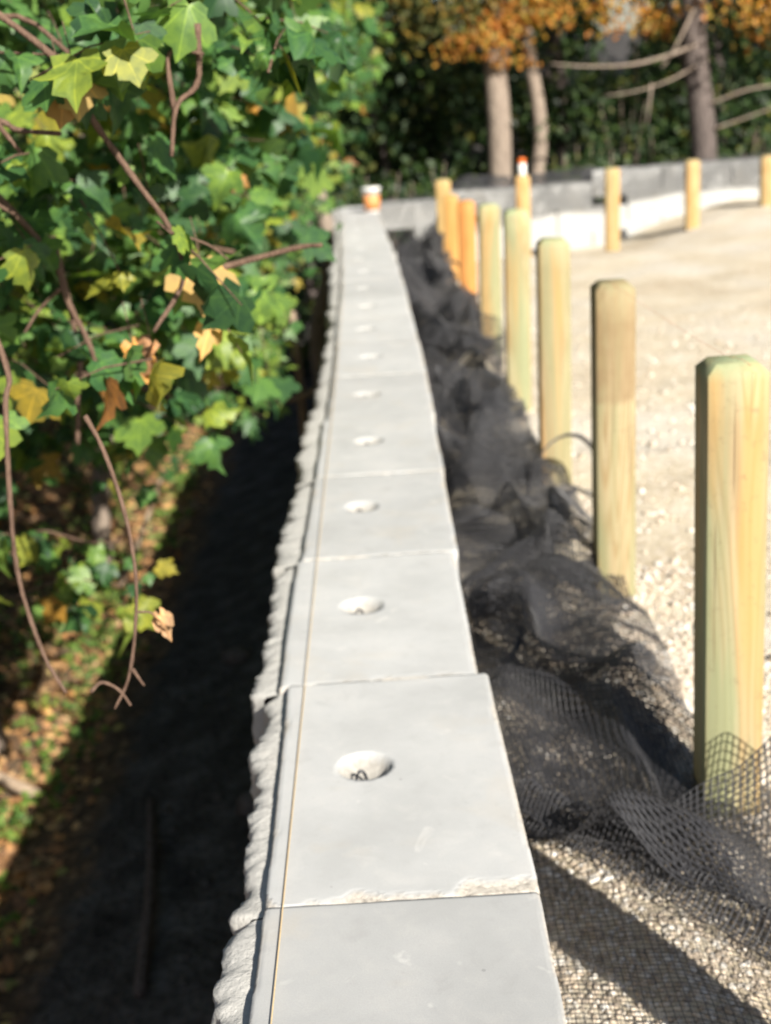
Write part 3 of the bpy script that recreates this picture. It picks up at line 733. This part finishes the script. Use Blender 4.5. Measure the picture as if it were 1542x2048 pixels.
def sprays(centers, R, length=.42, nl=7, outdir=(.6, -.5, -.25), petiole=.05):
    n = len(centers); D = norm(np.asarray(outdir)[None] + R.normal(0, .55, (n, 3))); pos = []; tw = []
    for i in range(n):
        L = length*R.uniform(.7, 1.3); a = centers[i] - D[i]*L*.5; b = centers[i] + D[i]*L*.5 + np.array([0, 0, -.08*L])
        tw.append((a, (a + b)/2 + np.array([0, 0, .06*L]), b))
        for k in range(nl):
            t = (k//2 + .6)/(nl/2 + .1); sd = norm(np.cross(D[i], [0, 0, 1]))*(1 if k % 2 else -1)
            p = a + (b - a)*min(1, t) + sd*petiole*R.uniform(.6, 1.6) + R.normal(0, .02, 3); pos.append(p)
    return np.array(pos), tw
def sample_poly(poly, y0, y1, n, R):
    poly = np.asarray(poly, float); mn_, mx_ = poly.min(0), poly.max(0); out = []
    def inside(x, z):
        c = False; j = len(poly) - 1
        for i in range(len(poly)):
            if (poly[i][1] > z) != (poly[j][1] > z) and x < (poly[j][0] - poly[i][0])*(z - poly[i][1])/(poly[j][1] - poly[i][1]) + poly[i][0]: c = not c
            j = i
        return c
    while len(out) < n:
        x, z = R.uniform(mn_[0], mx_[0]), R.uniform(mn_[1], mx_[1])
        if inside(x, z): out.append((x, R.uniform(y0, y1), z))
    return np.array(out)
def maple(name, label, base, poly, y0, y1, nspray, lsz, lod, seed, trunk_r, trunk_top, limbs, nobj=300, grp='maples overhanging the wall', nl=7, length=.42, clump=0, mat='leaf'):
    R = np.random.default_rng(seed); root = empty(name, base); tag(root, label, 'tree', grp); B = np.array(base)
    top = np.array(trunk_top); P = limb_path(B - [0, 0, 1.3], top, 0, R, 9, .05)
    V, Q, T = tube_vf(P - B, np.linspace(trunk_r, trunk_r*.35, len(P)), 9); mk('trunk', V, [Q, T], M['bark'], root, True)
    for (a, b, sag, r0) in limbs:
        P = limb_path(a, b, sag, R); V, Q, T = tube_vf(P - B, np.linspace(r0, r0*.4, len(P)), 7); mk('limb', V, [Q, T], M['twig'], root, True)
    C = sample_poly(poly, y0, y1, nspray, R)
    if clump:
        K = sample_poly(poly, y0, y1, clump, R); w = K[R.integers(0, clump, len(C))]; C = w + (C - w)*.0 + R.normal(0, .3, C.shape)*np.array([1, 1, .8])
    pos, tw = sprays(C, R, length, nl)
    size = lsz*(.38 + .92*R.random(len(pos))**.7)
    acc = Acc()
    for a, m_, b in tw:
        V, Q, T = tube_vf(np.array([a, m_, b]) - B, [.0045, .0035, .002], 4); acc.add(V, Q, T)
    o = acc.build('twigs', M['twig'], root); tag(o, kind='stuff')
    d, vis = view(pos); order = np.argsort(np.where(vis, d, 1e6)); pick = order[:min(nobj, int(vis.sum()))]
    rest = np.ones(len(pos), bool); rest[pick] = False
    leaf_objs(root, pos[pick], size[pick], R, mat, B)
    if rest.any():
        f = leaf_mesh('foliage', pos[rest] - B, size[rest], R, M[mat], lod, root, FACE, .7); tag(f, kind='stuff')
    return root
# cross-sections (x, z) of the crowns
near_poly = [(-2.3, 3.6), (-.25, 3.4), (-.18, 2.25), (-.33, 1.95), (-.36, 1.5), (-.5, 1.35), (-.9, 1.15), (-1.7, .9), (-2.4, 1.2)]
maple('maple_tree', 'maple with the largest, hand sized green leaves and bare brown twigs', (-3.4, 5.2, -4.0), near_poly, 4.1, 5.4, 78, .145, 0, 101, .07, (-2.5, 5.0, 3.4),
      [((-2.6, 5.0, 2.4), (-.97, 4.6, 2.2), .15, .02), ((-2.55, 5.0, 2.8), (-.5, 4.7, 2.5), .2, .018), ((-2.8, 5.1, 1.6), (-1.2, 4.5, 1.7), .1, .018)], nl=6, length=.36)
mid_poly = [(-4.2, 5.0), (-.2, 4.6), (-.2, 2.2), (-.42, 1.5), (-.62, 1.0), (-.66, .62), (-.9, .28), (-1.2, .35), (-1.9, .5), (-3.5, .6), (-4.2, 1)]
maple('maple_tree', 'maple with mid sized leaves hanging low over the rough wall edge', (-4.2, 8.2, -4.0), mid_poly, 6.6, 9.4, 620, .17, 0, 102, .09, (-3.2, 8.0, 5.0),
      [((-3.6, 8.1, 1.5), (-.8, 7.6, 1.2), .3, .03), ((-3.5, 8.0, 2.8), (-.7, 8.3, 2.6), .3, .03), ((-3.8, 8.2, .2), (-1.2, 7.4, .4), .3, .025)], length=.46)
far_poly = [(-6.0, 7.0), (-.1, 6.0), (.05, 2.6), (-.15, 1.9), (-.45, 1.4), (-.6, 1.0), (-.9, .5), (-1.0, 0), (-1.1, -.6), (-1.3, -1.1), (-2.2, -1.1), (-4, -1.2), (-6, 0)]
maple('maple_tree', 'maple with smaller looking leaves beside the middle stretch of the wall', (-4.5, 13.0, -4.0), far_poly, 11.2, 14.6, 1350, .15, 1, 103, .12, (-3.6, 12.8, 7.0),
      [((-4.0, 13, 1.0), (-1.0, 12.2, .8), .4, .04), ((-3.9, 13, 3.0), (-.8, 13, 2.8), .5, .04), ((-4.2, 13, -.6), (-1.4, 12.5, -.2), .3, .03)], length=.5)
end_poly = [(-8.0, 9.0), (.2, 8.0), (.45, 3.6), (.1, 2.5), (-.2, 1.6), (-.45, .8), (-.9, .35), (-1.3, -.4), (-2.5, -.6), (-6, -.8), (-8, 0)]
maple('maple_tree', 'fine leaved dull green maple rising beside the far end of the wall', (-4.6, 19.5, -4.0), end_poly, 16.5, 23.0, 2300, .16, 1, 104, .15, (-3.6, 19.5, 9.0),
      [((-4.2, 19.5, 1.0), (-1.0, 18.6, 1.0), .5, .05), ((-4.0, 19.5, 4.0), (-.6, 19, 3.4), .5, .05)], length=.6, mat='leaf_far2' if 'leaf_far2' in M else 'leaf')
# low branches in the ravine
low_poly = [(-3.4, .6), (-1.5, .4), (-1.25, -.1), (-1.3, -.75), (-1.7, -.95), (-2.4, -1.2), (-3.4, -1.2)]
maple('maple_sapling', 'young maple with low leaves hanging above the shaded strip of ground', (-3.2, 7.6, -4.0), low_poly, 6.6, 8.0, 40, .15, 0, 105, .035, (-2.6, 7.5, -.3),
      [((-2.8, 7.5, -.7), (-1.6, 7.3, -.4), .15, .012), ((-2.9, 7.5, -1.0), (-1.7, 7.6, -.8), .1, .010)], grp='young maples in the ravine', length=.36)
wide_poly = [(-9, 5), (-3.8, 4), (-3.4, 1.2), (-4.5, .3), (-9, -.4)]
maple('maple_tree', 'shaded maple filling the ravine behind the leafy branches', (-7.0, 10.5, -3.4), wide_poly, 6.5, 15.5, 1300, .16, 1, 106, .14, (-6.6, 10.5, 5.0),
      [((-6.8, 10.5, 0), (-4.2, 9.5, .5), .3, .05)], nobj=120, length=.6)

# named bare limbs and vines close to the camera
def bare(name, label, paths, rad, mat='twig', cat='branch', grp=None):
    root = empty(name, tuple(paths[0][0])); B = np.array(paths[0][0]); tag(root, label, cat, grp)
    for i, (P, r0, r1) in enumerate(zip(paths, rad, [x*.6 for x in rad])):
        PP = smooth_path(P, 6); V, Q, T = tube_vf(PP - B, np.linspace(r0, r1, len(PP))*(1 + .16*np.sin(np.arange(len(PP))*1.9)*np.cos(np.arange(len(PP))*.7)), 8); mk('stem' if i == 0 else 'side_twig', V, [Q, T], M[mat], root, True)
    return root
def P3(pts, y, wob=.03): return [(x, y + wob*math.sin(i*1.7), z) for i, (x, z) in enumerate(pts)]
bare('maple_branch', 'long curved brown bare branch arching through the large leaves', [P3([(-1.35, 2.5), (-.97, 2.18), (-.87, 1.99), (-.75, 1.79), (-.66, 1.62), (-.64, 1.46), (-.75, 1.30)], 4.35), P3([(-.66, 1.62), (-.55, 1.57), (-.48, 1.52)], 4.35)], [.0125, .005])
bare('maple_branch', 'short forked brown twig hanging between the leaves', [P3([(-.50, 2.25), (-.52, 2.08), (-.59, 2.01), (-.62, 1.86)], 4.3), P3([(-.60, 2.0), (-.60, 2.17), (-.49, 2.16)], 4.3)], [.011, .009])
bare('maple_branch', 'thin drooping branch below the orange tinted leaves', [P3([(-1.4, 1.75), (-1.23, 1.51), (-1.18, 1.34), (-1.11, 1.15), (-1.10, .98)], 5.0), P3([(-1.2, 1.38), (-1.3, 1.3), (-1.36, 1.22)], 5.0)], [.014, .008])
bare('maple_branch', 'pale upright twig hanging over the leaf litter', [P3([(-1.42, 1.5), (-1.38, .99), (-1.40, .8), (-1.43, .55)], 5.9)], [.016])
bare('maple_branch', 'bent twig at the edge of the foliage beside orange leaves', [P3([(-1.6, 2.12), (-1.2, 2.01), (-1.11, 1.97), (-.97, 1.95)], 4.35), P3([(-1.18, 2.0), (-1.12, 1.9)], 4.35)], [.012, .01])
bare('maple_branch', 'short cut twig end pointing towards the wall', [P3([(-.62, 1.42), (-.30, 1.48), (-.19, 1.49)], 4.9)], [.013])
bare('hanging_vine', 'long plain brown vine hanging in front of the dark foliage', [P3([(-1.3, 1.7), (-1.2, 1.26), (-1.21, 1.13), (-1.24, .78), (-1.26, .52), (-1.22, .25), (-1.15, .12)], 4.1)], [.0105], cat='vine', grp='hanging vines')
vr = bare('hanging_vine', 'thin brown vine with hooked tip and one dried leaf', [P3([(-.88, 1.16), (-.84, 1.04), (-.80, .85), (-.79, .65), (-.82, .45), (-.86, .30), (-.91, .21)], 3.75, .01), P3([(-.98, .27), (-.94, .30), (-.89, .27), (-.86, .215)], 3.75, .0), P3([(-.84, .34), (-.81, .28)], 3.75, 0), P3([(-.80, .53), (-.76, .525), (-.73, .50)], 3.75, 0)], [.0075, .0065, .006, .004], cat='vine', grp='hanging vines')
R9 = np.random.default_rng(9)
pos = np.array([(-.735, 3.75, .52)]) - np.array(vr.location); f = leaf_mesh('dried_leaf', pos, np.array([.10]), R9, M['leaf_dead'], 3, vr, (.3, -.8, .2), .1, 1.5, np.array([.6]))
# a few coloured and dead leaves hanging loose in the near foliage
for (p, s, key, lab) in [((-.83, 4.7, 1.20), .19, 'leaf_dead', 'curled brown dead maple leaf hanging in the green foliage'), ((-.90, 4.7, 1.20), .18, 'leaf_orange', 'yellow tan maple leaf next to the dead brown leaf'),
                         ((-.62, 4.7, 1.48), .20, 'leaf_orange', 'yellow orange maple leaf at the end of the curved branch'), ((-.60, 4.75, 1.27), .16, 'leaf_orange', 'narrow yellow leaf hanging below the yellow orange leaf'),
                         ((-.88, 4.2, 2.13), .15, 'leaf_orange', 'bright orange leaf among the topmost green leaves'), ((-.92, 4.2, 2.08), .12, 'leaf_orange', 'small orange leaf tucked beside the bright orange leaf')]:
    rr = empty('hanging_leaf', p); tag(rr, lab, 'leaf')
    leaf_mesh('blade', np.zeros((1, 3)), np.array([s]), R9, M[key], 3 if 'dead' in lab or 'narrow' in lab else 0, rr, (.35, -.85, .3), .12, 1.4, np.array([.55]))
    V, Q, T = tube_vf(np.array([(0, 0, 0), (-.01, .03, .07), (-.03, .08, .15)]), .0022, 5); mk('stalk', V, [Q, T], M['twig'], rr, True)

# ------------------------------------------------------------------ ravine floor: litter, herbs, logs
R = np.random.default_rng(31)
n = 12000; x = -3.2 - .7*R.random(n) - 5*R.random(n)**1.2; y = 5 + 24*R.random(n); z = np.array([floor_z(a, b) for a, b in zip(x, y)]) + .03
o = leaf_mesh('fallen_leaves', np.stack([x, y, z], 1), R.uniform(.09, .18, n), R, M['leaf_dead'], 1, None, (0, 0, 1), .35, 0.); tag(o, 'brown fallen leaves strewn over the ravine floor', 'leaf litter', kind='stuff')
n = 420; cx = -3.5 - 4.6*R.random(n)**1.1; cy = 7 + 20*R.random(n); pos = []
for a, b in zip(cx, cy):
    k = R.integers(6, 16); h = R.uniform(.15, .55); g = floor_z(a, b)
    pos.append(np.stack([a + R.normal(0, .13, k), b + R.normal(0, .13, k), g + h*R.random(k)], 1))
pos = np.concatenate(pos)
o = leaf_mesh('undergrowth', pos, R.uniform(.06, .13, len(pos)), R, M['leaf_herb'], 1, None, (.25, -.3, .9), .4, .3); tag(o, 'low green seedlings growing through the leaf litter', 'undergrowth', kind='stuff')
def log(label, pts, r0, mat='dead_wood', name='fallen_branch', cat='branch'):
    P = smooth_path(pts, 6); B = P[0]; V, Q, T = tube_vf(P - B, np.linspace(r0, r0*.6, len(P)), 9); o = mk(name, V, [Q, T], M[mat], None, True); o.location = B; return tag(o, label, cat)
log('pale bent branch leaning against the rough wall face', [(-1.75, 17.2, -1.95), (-1.55, 17.1, -1.82), (-1.1, 17, -1.75), (-.75, 16.9, -1.55), (-.60, 16.85, -1.48)], .05)
log('pale broken stem standing close to the wall', [(-1.05, 17.4, -4.1), (-1.1, 17.3, -2.5), (-1.09, 17, -1.38), (-1.12, 17, -.6)], .07, name='broken_stem', cat='stem')
log('shaded log lying along the foot of the wall', [(a, b, floor_z(a, b) + .06) for a, b in ((-2.1, 8.2), (-2.25, 9.6), (-2.5, 11.2))], .05, 'bark_dark', name='fallen_log', cat='log')
log('short log end resting across the litter', [(a, b, floor_z(a, b) + .08) for a, b in ((-3.9, 12.2), (-5.0, 12.6))], .07, name='fallen_log', cat='log')
log('pale forked stick leaning in the leaf litter', [(-4.2, 18.5, -4.9), (-3.8, 18.8, -4.1), (-3.4, 19.1, -3.2)], .05)
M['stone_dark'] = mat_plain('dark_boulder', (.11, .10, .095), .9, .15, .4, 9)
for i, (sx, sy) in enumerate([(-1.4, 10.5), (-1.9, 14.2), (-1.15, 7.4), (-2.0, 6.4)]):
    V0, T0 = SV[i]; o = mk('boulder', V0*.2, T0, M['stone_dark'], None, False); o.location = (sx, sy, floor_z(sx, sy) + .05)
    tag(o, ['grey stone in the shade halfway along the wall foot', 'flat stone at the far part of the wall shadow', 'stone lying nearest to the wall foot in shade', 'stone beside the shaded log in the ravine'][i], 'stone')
dz = Acc(); rd = random.Random(77)
for _ in range(260):
    x_, y_ = -.7 - 2.4*rd.random(), 4.5 + 16*rd.random()**1.2; V0, T0 = SV[rd.randrange(8)]; sz = .02 + .05*rd.random()**3
    dz.add((V0*sz) @ rnd_rot(rd).T + np.array([x_, y_, floor_z(x_, y_) + sz*.2]), T=T0, a=rd.random())
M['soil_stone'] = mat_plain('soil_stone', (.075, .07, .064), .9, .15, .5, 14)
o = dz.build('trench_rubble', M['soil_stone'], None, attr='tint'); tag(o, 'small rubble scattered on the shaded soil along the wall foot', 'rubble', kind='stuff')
# trunk standing beyond the wall edge
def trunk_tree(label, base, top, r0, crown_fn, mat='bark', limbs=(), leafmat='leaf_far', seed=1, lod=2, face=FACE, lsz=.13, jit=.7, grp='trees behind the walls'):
    R = np.random.default_rng(seed); root = empty('tree', base); tag(root, label, 'tree', grp); B = np.array(base)
    P = limb_path(B - [0, 0, .3], top, 0, R, 10, .02); V, Q, T = tube_vf(P - B, np.linspace(r0*1.15, r0*.6, len(P)), 12); mk('trunk', V, [Q, T], M[mat], root, True)
    for (pts, rr, lm) in limbs:
        PP = smooth_path(pts, 6); V, Q, T = tube_vf(PP - B, np.linspace(rr, rr*.35, len(PP)), 7); mk('limb', V, [Q, T], M[lm], root, True)
    if crown_fn is not None:
        pos = crown_fn(R); o = leaf_mesh('crown', pos - B, lsz*R.uniform(.6, 1.3, len(pos)), R, M[leafmat], lod, root, face, jit, .5); tag(o, kind='stuff')
    return root
def canopy_gap(P):   # an uneven opening in the canopy
    a = (P[:, 0] - .188*P[:, 1])/(.016*P[:, 1]); b = (P[:, 2] - 2 - .040*P[:, 1])/(.034*P[:, 1])
    return P[(P[:, 1] < 31.5) | (a*a + b*b > 1 + .5*np.sin(P[:, 0]*3.1 + P[:, 2]*2.3))]
def clumps(cs, per, sig):
    def f(R):
        out = []
        for c in cs:
            s = np.array(c[3] if len(c) > 3 else sig); k = int(per*(c[4] if len(c) > 4 else 1))
            # sub clumps for uneven outline
            sub = np.array(c[:3]) + R.normal(0, 1, (9, 3))*s
            out.append(sub[R.integers(0, 9, k)] + R.normal(0, .45, (k, 3))*s)
        return canopy_gap(np.concatenate(out))
    return f
trunk_tree('tree trunk dappled with light just left of the far wall end', (-1.0, 22.5, -4.0), (-.75, 22.5, 7.0), .15, clumps([(-1.2, 22.4, 5.5, (1, 1, .9)), (-2, 22.5, 7, (1.2, 1, 1))], 1400, 1), 'bark', seed=3)
# orange and yellow trees behind the return wall
up = lambda cs: clumps([(c[0], c[1], c[2], c[3], (c[4] if len(c) > 4 else 1)*((.2 if c[0] < 2.6 else .36) if c[2] < 5 else 1)) for c in cs], 1500, (1, 1, 1))
trunk_tree('thick grey trunk under orange leaves, broader of the pale pair', (3.1, 30, -3.9), (2.6, 30, 12), .27,
           up([(1.6, 29.3, 4.2, (.9, .35, .55)), (2.4, 29.3, 3.9, (.7, .3, .4), .8), (.8, 29, 4.8, (.9, .8, .7)), (2.2, 29, 5.6, (1.3, 1, .9), 1.4), (3.6, 29, 6.5, (1.4, 1.2, 1), 1.5), (1.0, 29.5, 7.5, (1.5, 1.2, 1.1), 1.5), (3, 30, 9, (2, 1.5, 1.3), 1.6)]), 'bark', seed=4, leafmat='leaf_yellow', lsz=.15)
trunk_tree('slim straight grey trunk standing right of the thick pale trunk', (4.0, 31, -3.8), (3.6, 31, 12), .165,
           up([(3.2, 29.6, 3.05, (.65, .25, .22), .8), (4.2, 29.6, 3.5, (.75, .3, .32)), (5.2, 29.7, 3.55, (.6, .3, .3), .8), (3.9, 30, 4.4, (1, .5, .5)), (4.8, 30, 6.6, (1.3, 1, .9), 1.3), (4.2, 30.5, 9, (1.8, 1.4, 1.3), 1.5)]), 'bark', seed=5, leafmat='leaf_fall', lsz=.15)
trunk_tree('rough dark trunk with long bare side branches behind the return wall', (7.45, 29, -4.0), (6.6, 29, 12), .29,
           up([(8.6, 28.2, 3.3, (.7, .5, .4)), (9.3, 28.2, 2.85, (.7, .5, .35)), (9.6, 28.2, 3.9, (.9, .6, .5)), (8.3, 28.5, 4.5, (.9, .7, .5)), (9, 29, 6, (1.4, 1, .9), 1.3), (7.4, 29, 7.5, (1.6, 1.2, 1.1), 1.4), (9, 29.5, 9.5, (2, 1.5, 1.3), 1.6)]), 'bark_dark', seed=6, leafmat='leaf_fall', lsz=.15,
           limbs=[([(7.0, 28.8, 2.62), (6.3, 28.6, 2.42), (5.5, 28.4, 2.30), (4.6, 28.3, 2.33), (3.9, 28.3, 2.42)], .045, 'bark'), ([(7.0, 28.8, 2.2), (6.4, 28.5, 1.95), (5.7, 28.4, 1.78), (5.0, 28.3, 1.72)], .03, 'bark'),
                  ([(7.0, 28.8, 3.4), (6.7, 28.6, 2.9), (6.45, 28.5, 2.5), (6.2, 28.4, 2.2)], .035, 'bark'), ([(6.0, 28.45, 1.9), (5.95, 28.4, 1.5), (5.9, 28.4, 1.1)], .03, 'bark'), ([(7.3, 28.8, 1.4), (8.0, 28.5, 1.65), (8.9, 28.4, 1.75), (9.8, 28.2, 1.9)], .035, 'bark'), ([(7.4, 28.8, .9), (8.4, 28.6, 1.2), (9.6, 28.4, 1.6)], .03, 'bark')])
# darker trees further in the wood
dark = [(-1.5, 31, 3.4, .14), (.6, 33, 2.9, .10), (2.0, 36, 4, .16), (5.6, 37, 4.5, .18), (8.8, 38, 4.5, .2), (10.8, 34, 4, .16), (13, 36, 5, .2), (-4.5, 33, 5, .2), (16, 33, 5, .2), (0, 42, 6, .2), (6, 46, 6, .25), (12, 46, 6, .2)]
dl = ['evergreen looking dark tree beyond the bucket', 'thin sapling trunk rising behind the corner post', 'dark tree between the bucket and the thick pale trunk', 'deep green tree behind the slim grey trunk', 'dark tree behind the rough dark trunk', 'shaded tree behind the soil mound end of the return wall', 'tall shaded tree further along the return wall', 'dark tree at the head of the ravine', 'dark tree beyond the last post on the mound', 'tall tree deep in the wood behind the bucket', 'tall tree deep in the wood behind the slim trunk', 'tall tree deep in the wood beyond the mound']
for i, (x, y, w, r0) in enumerate(dark):
    b = floor_z(x, y); R_ = np.random.default_rng(200 + i)
    cs = [(x + R_.normal(0, w*.35), y + R_.normal(0, 1.0), b + 1.5 + 1.15*k + R_.normal(0, .3), (w*.33, 1.0, .8), 1.0) for k in range(11)]
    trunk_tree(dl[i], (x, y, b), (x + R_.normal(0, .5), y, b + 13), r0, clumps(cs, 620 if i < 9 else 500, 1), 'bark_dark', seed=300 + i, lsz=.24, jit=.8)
# understory shrubs right behind the return wall
for i, (x, y, zc, s, lab) in enumerate([(-.3, 27.5, -.2, .8, 'leafy shrub just beyond the bucket'), (1.3, 27.8, .2, .75, 'leafy shrub behind the corner of the two walls'), (4.6, 28.2, .4, .65, 'ferny shrub between the slim trunk and the rough dark trunk'), (6.0, 30.5, 2.0, .8, 'bright green bush under the long bare branch'), (8.6, 30, .2, .7, 'low shrub to the side of the rough dark trunk'), (10, 29, .3, .7, 'yellowing shrub behind the raised soil mound')]):
    R_ = np.random.default_rng(500 + i); b = floor_z(x, y); root = empty('shrub', (x, y, b)); tag(root, lab, 'shrub', 'shrubs behind the return wall'); B = np.array((x, y, b))
    acc = Acc()
    for k in range(7):
        e = np.array([x + R_.normal(0, s*.6), y + R_.normal(0, .5), zc + R_.normal(0, s*.5)]); P = limb_path(B - [0, 0, .1], e, 0, R_, 6, .06); V, Q, T = tube_vf(P - B, np.linspace(.03, .008, len(P)), 5); mk('stem', V, [Q, T], M['bark'], root, True)
    cs = [(x + R_.normal(0, s*.5), y + R_.normal(0, .5), zc - .6 + R_.normal(0, s*.6), (s*.5, .4, s*.5), 1) for _ in range(7)]
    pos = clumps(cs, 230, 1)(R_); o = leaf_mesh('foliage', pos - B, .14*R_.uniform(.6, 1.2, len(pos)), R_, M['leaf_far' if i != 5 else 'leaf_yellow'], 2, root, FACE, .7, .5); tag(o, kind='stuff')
# distant wood as one mass
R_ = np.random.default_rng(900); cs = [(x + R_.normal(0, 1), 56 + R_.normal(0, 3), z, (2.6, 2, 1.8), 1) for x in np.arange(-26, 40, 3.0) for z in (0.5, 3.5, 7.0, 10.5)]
pos = clumps(cs, 430, 1)(R_); o = leaf_mesh('far_woodland', pos, .55*R_.uniform(.6, 1.3, len(pos)), R_, M['leaf_far'], 2, None, FACE, .8, .5); tag(o, 'dense dark green wood closing the view behind the trees', 'woodland', kind='stuff')
